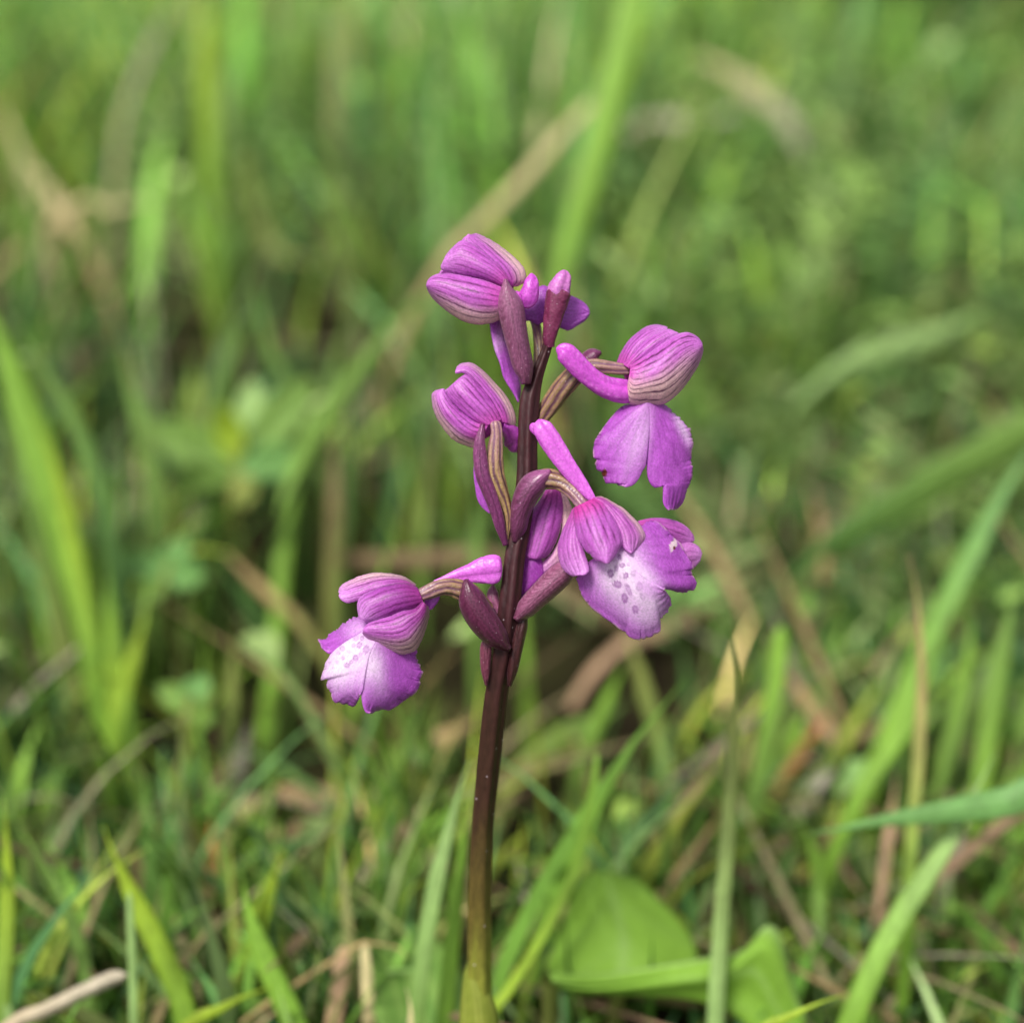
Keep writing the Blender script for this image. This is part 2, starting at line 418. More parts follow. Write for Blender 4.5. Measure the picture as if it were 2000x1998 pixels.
# stem sheath and basal leaves
def leaf_green(a=lin(120, 150, 48), b=lin(150, 165, 62)):
    def f(u, v, X, Y, seed):
        return mix(mix(np.broadcast_to(a, u.shape + (3,)), b, .5 + .5 * wob(u * 2, v * 3, seed)), lin(190, 195, 110), .35 * np.exp(-(np.sin(v * 22) / .3) ** 2))
    return f
sheet('P', [(905, 2070), (899, 2010), (903, 1950), (908, 1905), (916, 1880)], [(974, 2070), (972, 2010), (968, 1975), (956, 1940), (926, 1888)], leaf_green(lin(120, 134, 48), lin(148, 156, 66)), 'sheath', orchid, w0=-17.2, w1=-15.0, bulge=1.6, nu=30, nv=24, mat=M_LEAF, thick=.4, seed=31)

def basal_leaf(ang, length, width, rise, seed):
    nu, nv = 30, 11
    u = np.linspace(0, 1, nu)[:, None]; v = np.linspace(-1, 1, nv)[None]
    wd = width * np.sin(np.pi * np.clip(u * .93 + .05, 0, 1)) ** .7
    r = length * u * (1 - .12 * u); z = 2 + rise * np.sin(u * 2.4) + .12 * wd * np.abs(v) * 4
    d = np.array([math.cos(ang), math.sin(ang), 0]); s = np.array([-d[1], d[0], 0])
    V = FOOT + r[..., None] * d + (wd * v)[..., None] * s + z[..., None] * np.array([0, 0, 1.0])
    C = mix(np.broadcast_to(lin(88, 130, 52), (nu, nv, 3)), lin(128, 160, 80), .5 + .5 * np.cos(v * 14) * np.ones_like(u))
    part('leaf', V.reshape(-1, 3), grid_faces(nu, nv), C.reshape(-1, 3), M_LEAF, orchid, .4)
for k, (a, ln_, wd, rs) in enumerate([(.3, 48, 6, 14), (1.9, 55, 6.5, 16), (3.4, 50, 6, 12), (4.8, 40, 5.5, 8)]): basal_leaf(a, ln_, wd, rs, k)

# ---- terminal bud
bud = tube('A', [(1320, 1200, .2, 44), (1315, 1120, .3, 62), (1335, 1000, .5, 80), (1360, 880, .6, 95), (1385, 770, .7, 108), (1405, 690, .7, 118), (1425, 640, .7, 105)], bract_col(lin(122, 46, 84), lin(92, 30, 60), lin(158, 78, 122), .25), 'flower_bud', orchid, M_BRACT, round1=.05, seed=12)
tube('A', [(1400, 720, .8, 100), (1405, 660, .9, 108), (1432, 590, .9, 92), (1452, 530, .9, 72), (1462, 470, .8, 52)], spur_col(lin(208, 128, 200), .3), 'bud_tip', bud, M_SPUR, round1=.25, groove=.25, seed=13)

# ---- top flower, hood turned left
f1 = tube('A', [(1095, 1540, .4, 40), (1080, 1400, .6, 70), (1020, 1150, .8, 80), (960, 850, 1.2, 75), (920, 640, 1.8, 60)], ovary_col(), 'flower', orchid, M_BRACT, ribs=6, rib_amp=.08, twist=1.5, seed=21)
sheet('A', [(880, 625), (800, 520), (690, 400), (580, 280), (500, 200), (560, 140)], [(1010, 622), (1082, 575), (1084, 500), (1045, 425), (940, 322), (820, 232), (715, 172), (630, 132)], sepal_col(6, 1, (.5, .9), .7, tip=.25), 'sepal', f1, w0=1.8, w1=1.2, wr=-1.6, bulge=1.1, veins=6, seed=22, edge=4)
sheet('A', [(880, 625), (760, 580), (600, 540), (450, 510), (318, 465), (302, 430)], [(935, 570), (870, 460), (750, 345), (620, 250), (500, 200), (400, 275), (345, 340)], sepal_col(7, None, vein=.55, tip=.45), 'sepal', f1, w0=2.2, w1=1.6, bulge=1.3, veins=7, seed=23, edge=6)
sheet('A', [(870, 640), (740, 588), (600, 548), (450, 522), (320, 512), (230, 530), (180, 570), (164, 622)], [(845, 935), (760, 966), (640, 977), (520, 950), (420, 895), (330, 830), (250, 760), (200, 700), (164, 630)], sepal_col(7, 1, (.45, .9), .75, tip=.3), 'sepal', f1, w0=2.6, w1=1.8, wl=.2, wr=-.9, bulge=1.7, veins=7, seed=24, edge=4)
sheet('A', [(850, 900), (640, 940), (420, 860), (240, 690), (210, 600)], [(980, 610), (1040, 480), (860, 290), (640, 170), (420, 320)], sepal_col(8, None, vein=.5), 'petal', f1, w0=.5, w1=0, bulge=-2.6, seed=25, nu=40, nv=40)
tube('A', [(985, 700, 1.0, 40), (1050, 740, 1.2, 70), (1110, 740, 1.6, 92), (1140, 650, 1.8, 80), (1150, 560, 1.8, 62), (1148, 500, 1.7, 40)], spur_col(), 'spur', f1, M_SPUR, round1=.25, seed=26, groove=.1, lump=.01)
sheet('A', [(770, 900), (762, 975), (780, 1100), (810, 1230), (860, 1360), (890, 1480), (950, 1580), (1000, 1660), (1025, 1715)], [(900, 880), (880, 1000), (905, 1150), (950, 1300), (990, 1420), (1025, 1500), (1042, 1580), (1035, 1660), (1026, 1716)], lip_col([(830, 1150, 60, 300, .3, .35)], tone=lin(205, 105, 222), streak=.2, rim=.1), 'lip', f1, w0=.4, w1=-.6, wl=.2, wr=-1.2, bulge=.5, nu=70, nv=30, frill=.05, seed=27)
bract('A', [(1100, 1545, 1.2, 62), (1092, 1470, 1.6, 84), (1060, 1350, 2.0, 92), (1015, 1180, 2.5, 98), (975, 1010, 2.9, 108), (945, 850, 3.3, 116), (920, 720, 3.6, 100), (905, 620, 3.7, 62), (902, 560, 3.6, 30)], bract_col(lin(140, 80, 118), lin(102, 50, 78), lin(178, 118, 156), .35, .25), round0=.08, round1=.10, squash=.75, seed=28, groove=.28, groove_at=5.6)

# ---- flower behind the bud, only its lip in view
f6 = tube('P', [(1046, 745, -.6, 8), (1052, 690, -1.6, 9), (1048, 640, -2.6, 9), (1040, 615, -3.2, 8)], ovary_col(), 'flower', orchid, M_BRACT, ribs=6, rib_amp=.08, twist=1.5, seed=40)
sheet('A', [(1060, 830), (1150, 715), (1230, 630), (1290, 632), (1400, 680), (1520, 720), (1620, 768), (1672, 818), (1692, 872)], [(1062, 940), (1140, 945), (1212, 982), (1256, 960), (1340, 990), (1430, 1015), (1500, 1034), (1580, 988), (1650, 942), (1692, 884)], lip_col([], tone=lin(188, 102, 208), streak=.45, rim=.5, dk=.3), 'lip', f6, w0=-1.2, w1=-2.6, bulge=.6, frill=.10, seed=41, edge=5, nu=90, nv=60)
sheet('A', [(1080, 800), (1160, 700), (1230, 645), (1320, 660)], [(1090, 930), (1180, 940), (1260, 930), (1340, 900)], sepal_col(6), 'sepal', f6, w0=-2.4, w1=-4.2, bulge=-1.4, nu=30, nv=30, seed=42)

# ---- right flower in profile
f2 = tube('B', [(60, 1130, -.8, 60), (150, 1010, -.7, 78), (250, 870, -.3, 88), (360, 730, .2, 92), (470, 620, .5, 84), (580, 555, .6, 70), (700, 560, .7, 66), (850, 580, .7, 56), (985, 592, .7, 44)], ovary_col(6, violet=.35), 'flower', orchid, M_BRACT, ribs=6, rib_amp=.10, twist=1.2, round1=.03, seed=50)
sheet('B', [(850, 522), (882, 440), (960, 320), (1050, 240), (1130, 190), (1225, 174), (1318, 196)], [(960, 560), (1020, 430), (1110, 330), (1200, 270), (1280, 235), (1320, 215)], sepal_col(5, None, vein=.6, tip=.5), 'sepal', f2, w0=.6, w1=-.2, wl=-1.6, bulge=.7, veins=5, seed=51, edge=4)
sheet('B', [(910, 545), (1000, 440), (1110, 330), (1210, 262), (1320, 215), (1400, 240)], [(990, 600), (1100, 505), (1250, 395), (1370, 310), (1440, 258)], sepal_col(5, None, vein=.6, tip=.4), 'sepal', f2, w0=1.1, w1=.8, bulge=.9, veins=5, seed=52, edge=4)
sheet('B', [(975, 560), (1100, 475), (1250, 365), (1360, 290), (1440, 254), (1520, 248), (1600, 288), (1640, 340)], [(948, 770), (952, 890), (1030, 918), (1130, 915), (1270, 910), (1370, 850), (1460, 760), (1560, 620), (1620, 510), (1652, 400)], sepal_col(9, 1, (.30, .72), .85, tip=.2), 'sepal', f2, w0=1.4, w1=1.0, wl=.6, wr=-.3, bulge=2.0, veins=9, relief=.008, seed=53, edge=3, nu=90, nv=90)
sheet('B', [(900, 560), (1000, 400), (1180, 240), (1400, 260)], [(960, 880), (1150, 890), (1400, 800), (1600, 480)], sepal_col(8), 'petal', f2, w0=0, w1=-.4, bulge=-2.4, nu=40, nv=40, seed=54)
tube('B', [(1010, 800, .9, 100), (940, 798, 1.2, 112), (850, 785, 1.6, 112), (740, 752, 2.0, 100), (620, 680, 2.4, 96), (500, 575, 2.8, 100), (400, 470, 3.1, 100), (330, 410, 3.2, 92), (270, 385, 3.2, 60)], spur_col(), 'spur', f2, M_SPUR, round1=.14, round0=.05, squash=.7, seed=55, groove=.32, lump=.035)
lobeL = dict(pale=[(1080, 1200, 130, 420, .35, .38)], streak=.5)
sheet('B', [(1010, 915), (940, 925), (870, 962), (780, 1060), (700, 1170), (640, 1270), (625, 1380), (650, 1440), (655, 1505), (700, 1560), (742, 1640), (800, 1640), (850, 1672)], [(1140, 900), (1152, 1000), (1142, 1200), (1122, 1400), (1108, 1492), (1080, 1540), (1040, 1620), (990, 1672), (915, 1692)], lip_col(**lobeL, holes=[(728, 1548, 16, 26)], outer=0, hub=(1150, 860)), 'lip', f2,  w0=.9, w1=1.2, wl=-.8, wr=.5, bulge=.7, frill=.09, seed=56, edge=6, nu=130, nv=90, outer=0, hub=(1150, 860))
sheet('B', [(1145, 900), (1152, 1100), (1122, 1350), (1130, 1490), (1145, 1620), (1200, 1692), (1280, 1680), (1286, 1840), (1332, 1912)], [(1270, 905), (1330, 950), (1400, 1020), (1490, 1120), (1540, 1220), (1552, 1300), (1532, 1450), (1547, 1550), (1530, 1650), (1490, 1740), (1450, 1850), (1390, 1906)], lip_col([(1460, 1150, 50, 220, -.45, .6), (1130, 1100, 60, 300, .05, .3)], streak=.45, outer=1, hub=(1150, 860)), 'lip', f2,  w0=.9, w1=.6, wl=.5, wr=-1.6, bulge=.8, frill=.09, seed=57, edge=6, nu=130, nv=90, outer=1, hub=(1150, 860))
bract('B', [(470, 620, -.9, 60), (560, 520, -.4, 80), (620, 450, -.1, 62), (690, 425, 0, 34)], bract_col(lin(110, 48, 92), lin(78, 28, 60)), round1=.2, squash=.7, seed=58)

# ---- left middle flower
f3 = tube('C', [(915, 1800, .6, 14), (922, 1600, 1.0, 42), (888, 1440, 1.4, 60), (835, 1300, 1.8, 78), (798, 1150, 2.2, 82), (806, 950, 2.5, 70), (820, 800, 2.7, 54), (802, 680, 2.7, 52)], ovary_col(6, tan=lin(170, 142, 92), violet=.5), 'flower', orchid, M_BRACT, ribs=6, rib_amp=.09, twist=1.0, round1=.04, seed=60)
sheet('C', [(850, 690), (800, 585), (720, 455), (630, 335), (560, 262), (500, 226), (430, 232)], [(985, 735), (992, 660), (960, 550), (885, 430), (805, 340), (722, 250), (650, 188), (580, 148), (510, 148), (450, 178)], sepal_col(6, 1, (.45, .8), .8, tip=.4), 'sepal', f3, w0=1.8, w1=2.2, wr=-1.5, bulge=1.1, veins=6, seed=61, edge=3)
sheet('C', [(700, 740), (560, 650), (440, 540), (358, 442), (385, 365)], [(860, 680), (810, 570), (720, 450), (630, 335), (550, 252), (470, 290)], sepal_col(6, None, vein=.6, tip=.25), 'sepal', f3, w0=2.1, w1=1.8, bulge=1.2, veins=6, seed=62, edge=4)
sheet('C', [(610, 940), (480, 892), (400, 842), (330, 762), (260, 652), (225, 540), (218, 440), (250, 405)], [(740, 735), (640, 715), (520, 635), (420, 545), (345, 450), (318, 384)], sepal_col(6, 0, (.5, .9), .65, tip=.35), 'sepal', f3, w0=2.4, w1=1.9, wl=-1.1, wr=.1, bulge=1.5, veins=6, seed=63, edge=4)
sheet('C', [(620, 900), (420, 820), (280, 600), (260, 460)], [(930, 720), (920, 540), (740, 320), (560, 230)], sepal_col(8), 'petal', f3, w0=.6, w1=.4, bulge=-2.4, nu=40, nv=40, seed=64)
tube('C', [(860, 730, 1.8, 40), (930, 770, .6, 70), (985, 850, -.8, 100), (985, 920, -1.8, 100), (960, 980, -2.0, 55)], spur_col(), 'spur', f3, M_SPUR, round1=.2, seed=65, groove=.32, lump=.035)
sheet('C', [(605, 1000), (606, 1150), (622, 1330), (650, 1440), (700, 1515), (752, 1550)], [(690, 1000), (720, 1150), (760, 1330), (800, 1440), (810, 1520), (790, 1570)], lip_col([], tone=lin(200, 100, 218), streak=.2), 'lip', f3, w0=.8, w1=.2, wl=0, wr=-.6, bulge=.3, nu=50, nv=30, frill=.05, seed=66)
bract('C', [(905, 1860, .8, 30), (892, 1820, .9, 36), (855, 1700, 1.4, 42), (808, 1530, 2.0, 48), (752, 1370, 2.5, 55), (692, 1210, 3.0, 58), (668, 1050, 3.2, 58), (662, 900, 3.3, 52), (680, 780, 3.2, 44), (690, 710, 3.0, 30)], bract_col(lin(128, 58, 110), lin(90, 34, 76), lin(168, 96, 150), .35), round0=.05, round1=.1, squash=.55, seed=67, groove=.28)

# ---- front right flower with the spotted lip
f4 = tube('C', [(1150, 1330, 1.4, 70), (1250, 1235, 1.9, 88), (1340, 1232, 2.2, 90), (1440, 1270, 2.5, 80), (1530, 1350, 2.9, 68), (1600, 1440, 3.3, 62), (1640, 1500, 3.6, 60)], ovary_col(7, violet=.55), 'flower', orchid, M_BRACT, ribs=7, rib_amp=.08, twist=.8, round1=.03, seed=70)
tube('C', [(1740, 1440, 3.6, 26), (1690, 1380, 3.5, 46), (1600, 1262, 3.3, 68), (1490, 1120, 3.2, 86), (1390, 970, 3.1, 96), (1300, 830, 3.0, 100), (1240, 730, 2.9, 92), (1215, 670, 2.8, 66)], spur_col(lin(218, 108, 220), .25), 'spur', f4, M_SPUR, round1=.12, squash=.55, seed=71, groove=.32, lump=.035)
tube('C', [(1290, 830, 2.4, 40), (1210, 780, 2.2, 52), (1140, 715, 2.0, 46)], spur_col(lin(212, 98, 214), .3), 'spur', f4, M_SPUR, round1=.3, squash=.7, seed=72, groove=.32, lump=.035)
sheet('D', [(640, 480), (590, 590), (545, 690), (512, 800), (512, 890), (540, 985), (590, 1050), (650, 1078)], [(760, 470), (700, 600), (700, 740), (735, 870), (765, 960), (775, 1040), (725, 1068)], sepal_col(5, None, vein=.35, tip=.6, base_pink=.6, tone=lin(212, 124, 214)), 'sepal', f4, w0=3.6, w1=6.4, wl=-1.4, bulge=.9, veins=5, relief=.03, seed=73, edge=3)
sheet('D', [(820, 385), (900, 430), (1000, 560), (1060, 690), (1082, 795), (1130, 852), (1165, 872)], [(830, 380), (900, 376), (1000, 428), (1100, 490), (1172, 560), (1232, 622), (1282, 712), (1262, 782), (1220, 832), (1172, 872)], sepal_col(5, 1, (.6, 1.0), .4, tip=.4, tone=lin(208, 116, 206)), 'sepal', f4, w0=3.8, w1=6.2, wr=-1.5, bulge=.9, veins=5, relief=.03, seed=74, edge=3)
sheet('D', [(650, 470), (655, 600), (690, 740), (760, 850), (800, 882), (850, 932), (925, 962)], [(830, 385), (920, 430), (1000, 560), (1050, 670), (1075, 770), (1060, 815), (1010, 900), (955, 966)], sepal_col(6, None, vein=.6, tip=.25, base_pink=1.0, vfade=1, tone=lin(212, 118, 218)), 'sepal', f4, w0=3.7, w1=7.2, bulge=1.6, veins=6, relief=.012, seed=75, edge=4, nu=90, nv=70)
sp4 = [(1055, 915, 20, 26, 0, .9), (980, 1055, 30, 40, 0, .9), (1030, 1010, 20, 32, .1, .85), (1082, 985, 26, 22, 0, .85), (1135, 975, 16, 20, 0, .5), (1115, 1075, 24, 30, .5, .85), (1180, 1058, 26, 30, .3, .45), (1042, 1152, 42, 34, .4, .95), (1140, 1200, 22, 62, -.45, .75), (1105, 1275, 30, 48, -.2, .95), (1235, 1175, 30, 40, .3, .4), (1200, 1375, 28, 38, -.2, .85), (1262, 1262, 22, 40, -.4, .35)]
pl4 = [(1060, 1030, 190, 240, .6, .95), (1180, 1250, 190, 330, -.55, .8), (1350, 1360, 110, 120, .3, .6), (1300, 1080, 170, 70, .6, .45)]
sheet('D', [(800, 960), (720, 1000), (680, 1060), (700, 1180), (750, 1290), (820, 1370), (900, 1430), (1000, 1502), (1060, 1552), (1120, 1582), (1150, 1622), (1210, 1642), (1290, 1622), (1360, 1602), (1412, 1560), (1422, 1470), (1490, 1380), (1507, 1290), (1462, 1222)], [(900, 860), (1000, 890), (1100, 960), (1200, 1040), (1320, 1120), (1420, 1180), (1460, 1202)], lip_col(pl4, sp4, streak=.25, rim=.5, outer=0, hub=(930, 790)), 'lip', f4,  w0=4.6, w1=5.6, wl=-2.0, wr=.6, bulge=.8, frill=.12, seed=76, edge=6, nu=190, nv=120, arch=.6, outer=0, hub=(930, 790))
sheet('D', [(960, 800), (1000, 890), (1100, 960), (1200, 1040), (1320, 1120), (1420, 1180), (1460, 1200)], [(1150, 700), (1230, 650), (1330, 600), (1400, 602), (1480, 672), (1540, 738), (1600, 792), (1640, 872), (1682, 942), (1712, 1000), (1702, 1060), (1742, 1150), (1722, 1188), (1650, 1217), (1540, 1202), (1466, 1166)], lip_col(pl4[:2] + pl4[3:], sp4, holes=[(1535, 805, 36, 11)], streak=.3, dk=.6, outer=1, hub=(930, 790)), 'lip', f4,  w0=4.6, w1=5.6, wl=.6, wr=-3.0, bulge=.8, frill=.10, seed=77, edge=6, nu=150, nv=130, arch=.6, outer=1, hub=(930, 790))
bract('C', [(1000, 1830, .4, 62), (1020, 1700, .9, 76), (1035, 1560, 1.3, 88), (1075, 1420, 1.8, 104), (1130, 1310, 2.2, 112), (1215, 1230, 2.5, 104), (1290, 1180, 2.6, 86), (1320, 1150, 2.5, 50)], bract_col(lin(112, 54, 92), lin(70, 30, 48), lin(176, 104, 160), .25, .55), round0=.12, round1=.10, squash=.75, seed=78, groove=.28)

# ---- flower behind it, between the stem and the spotted lip
f5 = tube('D', [(120, 1430, -.6, 50), (230, 1330, -1.0, 66), (330, 1180, -1.6, 70), (400, 1020, -2.2, 64), (430, 880, -2.6, 50)], ovary_col(), 'flower', orchid, M_BRACT, ribs=6, rib_amp=.08, twist=1, seed=80)
sheet('D', [(400, 310), (330, 420), (262, 520), (228, 640), (210, 800), (215, 900), (290, 925)], [(525, 300), (545, 450), (530, 600), (500, 720), (465, 805), (405, 895), (315, 925)], sepal_col(4, None, vein=.7, tip=.1, tone=lin(206, 100, 208)), 'sepal', f5, w0=-1.8, w1=-.9, bulge=1.0, veins=4, seed=81, edge=4)
sheet('D', [(505, 300), (530, 420), (545, 540), (540, 700), (470, 860), (380, 960), (300, 1010)], [(545, 300), (600, 420), (625, 500), (600, 700), (540, 900), (440, 1020), (340, 1080)], sepal_col(2, 1, (-.2, .3), .2, tip=.0), 'sepal', f5, w0=-1.9, w1=-1.6, bulge=.4, nu=50, nv=24, seed=82)
sheet('D', [(215, 860), (195, 950), (175, 1060), (165, 1180), (160, 1270)], [(340, 900), (370, 1000), (380, 1080), (300, 1180), (190, 1290)], lip_col([], tone=lin(176, 72, 186), streak=.4), 'lip', f5, w0=-1.4, w1=-1.8, bulge=.6, nu=50, nv=40, frill=.06, seed=83)
sheet('D', [(1225, 592), (1340, 568), (1450, 568), (1560, 590), (1650, 640), (1710, 710), (1722, 758)], [(1240, 680), (1350, 720), (1450, 780), (1560, 820), (1660, 800), (1720, 765)], sepal_col(5, None, vein=.55, tip=.3, tone=lin(196, 100, 196)), 'sepal', f5, w0=-.2, w1=-1.6, bulge=.7, veins=5, seed=84, nu=60, nv=50)
sheet('D', [(1480, 720), (1600, 786), (1690, 783), (1762, 820), (1792, 880)], [(1500, 960), (1600, 1010), (1680, 1015), (1722, 1000), (1775, 940)], sepal_col(3, None, vein=.35, tip=.5, tone=lin(214, 138, 214)), 'sepal', f5, w0=-.6, w1=-1.4, bulge=.6, nu=50, nv=50, seed=85)
bract('D', [(120, 1470, .2, 50), (165, 1420, .4, 72), (260, 1315, .8, 88), (370, 1210, 1.3, 98), (480, 1112, 1.8, 104), (590, 1020, 2.4, 102), (680, 950, 2.8, 80)], bract_col(lin(140, 78, 112), lin(98, 46, 72), lin(186, 124, 160), .4), round0=.08, round1=.1, squash=.8, seed=86, groove=.28)

# ---- lower left flower
f7 = tube('E', [(1480, 640, .6, 60), (1330, 500, 1.6, 80), (1250, 468, 2.0, 78), (1180, 448, 2.2, 70), (1100, 448, 2.4, 64), (1000, 482, 2.6, 58), (915, 520, 2.8, 46)], ovary_col(7, violet=.4), 'flower', orchid, M_BRACT, ribs=7, rib_amp=.09, twist=.9, round1=.03, seed=90)
sheet('E', [(880, 470), (800, 440), (700, 450), (560, 490), (480, 535), (400, 556), (330, 570), (282, 546), (264, 510)], [(890, 430), (790, 368), (680, 343), (560, 338), (450, 358), (350, 400), (282, 440), (262, 490)], sepal_col(5, 1, (.45, .95), .75, deep=.6, tip=.75, dark=.35), 'sepal', f7, w0=2.0, w1=1.6, wr=-1.6, bulge=.9, veins=5, seed=91, edge=3)
sheet('E', [(960, 590), (860, 640), (760, 670), (650, 710), (540, 730), (480, 728)], [(900, 455), (780, 420), (640, 440), (520, 485), (438, 535), (415, 610), (430, 692)], sepal_col(6, None, vein=.65, deep=.6, tip=.75, dark=.55, tone=lin(196, 92, 204)), 'sepal', f7, w0=2.6, w1=3.4, bulge=1.3, veins=6, seed=92, edge=4)
sheet('E', [(950, 570), (880, 628), (780, 650), (680, 690), (580, 722), (500, 752), (462, 800)], [(990, 610), (992, 690), (962, 800), (922, 900), (880, 962), (800, 992), (720, 982), (620, 942), (520, 890), (458, 822)], sepal_col(9, 1, (.45, .85), .85, deep=.5, tip=.2, dark=.55), 'sepal', f7, w0=2.8, w1=3.6, wl=.7, wr=-.4, bulge=1.6, veins=9, relief=.008, seed=93, edge=3, nu=90, nv=90)
sheet('E', [(930, 480), (780, 400), (560, 400), (400, 480)], [(970, 780), (860, 930), (680, 940), (500, 820)], sepal_col(8), 'petal', f7, w0=1, w1=.4, bulge=-2.2, nu=40, nv=40, seed=94)
sp7 = [(455, 870, 18, 24, .2, .6), (300, 1030, 16, 18, 0, .5), (250, 1060, 14, 14, 0, .4), (440, 1000, 16, 20, .3, .5), (330, 868, 22, 26, 0, .4), (405, 868, 24, 28, .6, .5), (290, 952, 26, 22, .3, .5), (345, 978, 16, 14, 0, .35), (400, 1028, 26, 28, .2, .75), (332, 1090, 26, 24, 0, .7), (365, 1062, 18, 18, 0, .6), (485, 960, 26, 40, .3, .75), (432, 925, 24, 30, .3, .65), (385, 930, 18, 20, 0, .45), (262, 990, 18, 16, 0, .4), (190, 1066, 14, 12, 0, .4), (220, 1110, 12, 12, 0, .3)]
pl7 = [(350, 930, 190, 260, .35, 1.0), (260, 1120, 190, 170, .2, .85), (520, 1080, 110, 230, -.2, .55), (560, 1100, 60, 200, -.3, .35)]
sheet('E', [(520, 700), (470, 700), (400, 693), (330, 738), (262, 792), (200, 828), (150, 880), (98, 890)], [(520, 800), (450, 820), (360, 870), (280, 930), (222, 975), (180, 988), (120, 942)], lip_col([(420, 800, 130, 120, .3, .4)], streak=.3, rim=.3, outer=0, hub=(640, 780)), 'lip', f7, w0=2.6, w1=1.2, wl=-1.6, wr=.2, bulge=.5, frill=.10, seed=95, edge=6, nu=80, nv=50, outer=0, hub=(640, 780))
sheet('E', [(480, 740), (360, 830), (250, 930), (188, 1010), (150, 1100), (121, 1190), (170, 1212), (181, 1290), (222, 1372), (300, 1396), (380, 1416), (412, 1370)], [(600, 820), (560, 900), (510, 1000), (475, 1150), (452, 1280), (428, 1330)], lip_col(pl7, sp7, streak=.25, outer=0, hub=(640, 780)), 'lip', f7, w0=2.8, w1=3.2, wl=-1.4, wr=1.2, bulge=.6, frill=.09, seed=96, edge=6, nu=140, nv=100, outer=0, hub=(640, 780))
sheet('E', [(590, 820), (555, 900), (508, 1000), (474, 1150), (452, 1280), (455, 1380), (480, 1462), (518, 1478)], [(800, 900), (880, 978), (892, 1040), (912, 1090), (932, 1150), (917, 1220), (890, 1302), (820, 1352), (750, 1402), (680, 1442), (592, 1447), (522, 1478)], lip_col(pl7, sp7, holes=[], streak=.35, outer=1, hub=(640, 780)), 'lip', f7,  w0=2.8, w1=3.0, wl=1.2, wr=-1.8, bulge=.8, frill=.10, seed=97, edge=6, nu=140, nv=110, outer=1, hub=(640, 780))
sheet('E', [(960, 560), (980, 600), (1002, 632)], [(1090, 510), (1070, 560), (1020, 625)], lip_col([], streak=.1), 'petal', f7, w0=1.6, w1=1.4, bulge=.2, nu=16, nv=16, seed=98)
tube('E', [(1040, 408, 1.4, 16), (1100, 392, 1.4, 26), (1210, 360, 1.3, 48), (1330, 335, 1.3, 76), (1440, 312, 1.3, 108), (1530, 300, 1.4, 118), (1600, 300, 1.5, 92)], spur_col(lin(220, 112, 222), .25), 'spur', f7, M_SPUR, round1=.05, squash=.5, seed=99, groove=.32, lump=.035)
bract('E', [(1660, 960, .2, 30), (1615, 925, .6, 60), (1535, 835, 1.4, 96), (1462, 735, 2.0, 112), (1392, 625, 2.5, 112), (1345, 520, 2.8, 100), (1315, 430, 2.9, 76), (1305, 385, 2.8, 40)], bract_col(lin(104, 44, 78), lin(64, 24, 44), lin(140, 74, 112), .15), round0=.1, round1=.08, squash=.7, seed=100, groove=.28)
bract('E', [(1590, 700, -.6, 30), (1540, 600, -.8, 40), (1520, 500, -1.0, 40), (1520, 430, -1.1, 20)], bract_col(lin(158, 92, 128), lin(120, 62, 96)), round1=.2, squash=.6, seed=101)
bract('E', [(1500, 860, -.4, 26), (1464, 920, -.3, 38), (1460, 1020, -.5, 38), (1462, 1130, -.8, 28), (1468, 1250, -1.2, 12)], bract_col(lin(126, 62, 88), lin(92, 42, 58), lin(164, 98, 122)), round0=.1, round1=.2, squash=.6, seed=102)
bract('P', [(1024, 1200, -.2, 9), (1015, 1240, -.4, 10), (1005, 1290, -.9, 10), (996, 1340, -1.5, 7)], bract_col(lin(70, 36, 40), lin(50, 24, 28), lin(110, 70, 70), .2), round0=.1, round1=.3, squash=.8, seed=103)

# ------------------------------------------------------------------ meadow: single blades, straws and leaves that can be told apart
G = dict(yg=lin(152, 178, 48), bright=lin(130, 172, 62), mid=lin(112, 146, 66), blue=lin(108, 154, 84), pale=lin(150, 182, 110), dark=lin(66, 104, 44), olive=lin(132, 140, 72),
         tan=lin(178, 152, 108), straw=lin(200, 188, 140), pink=lin(172, 142, 114), brown=lin(122, 104, 76), orange=lin(176, 116, 74), grey=lin(176, 166, 146), white=lin(216, 206, 190))
seedc = [500]

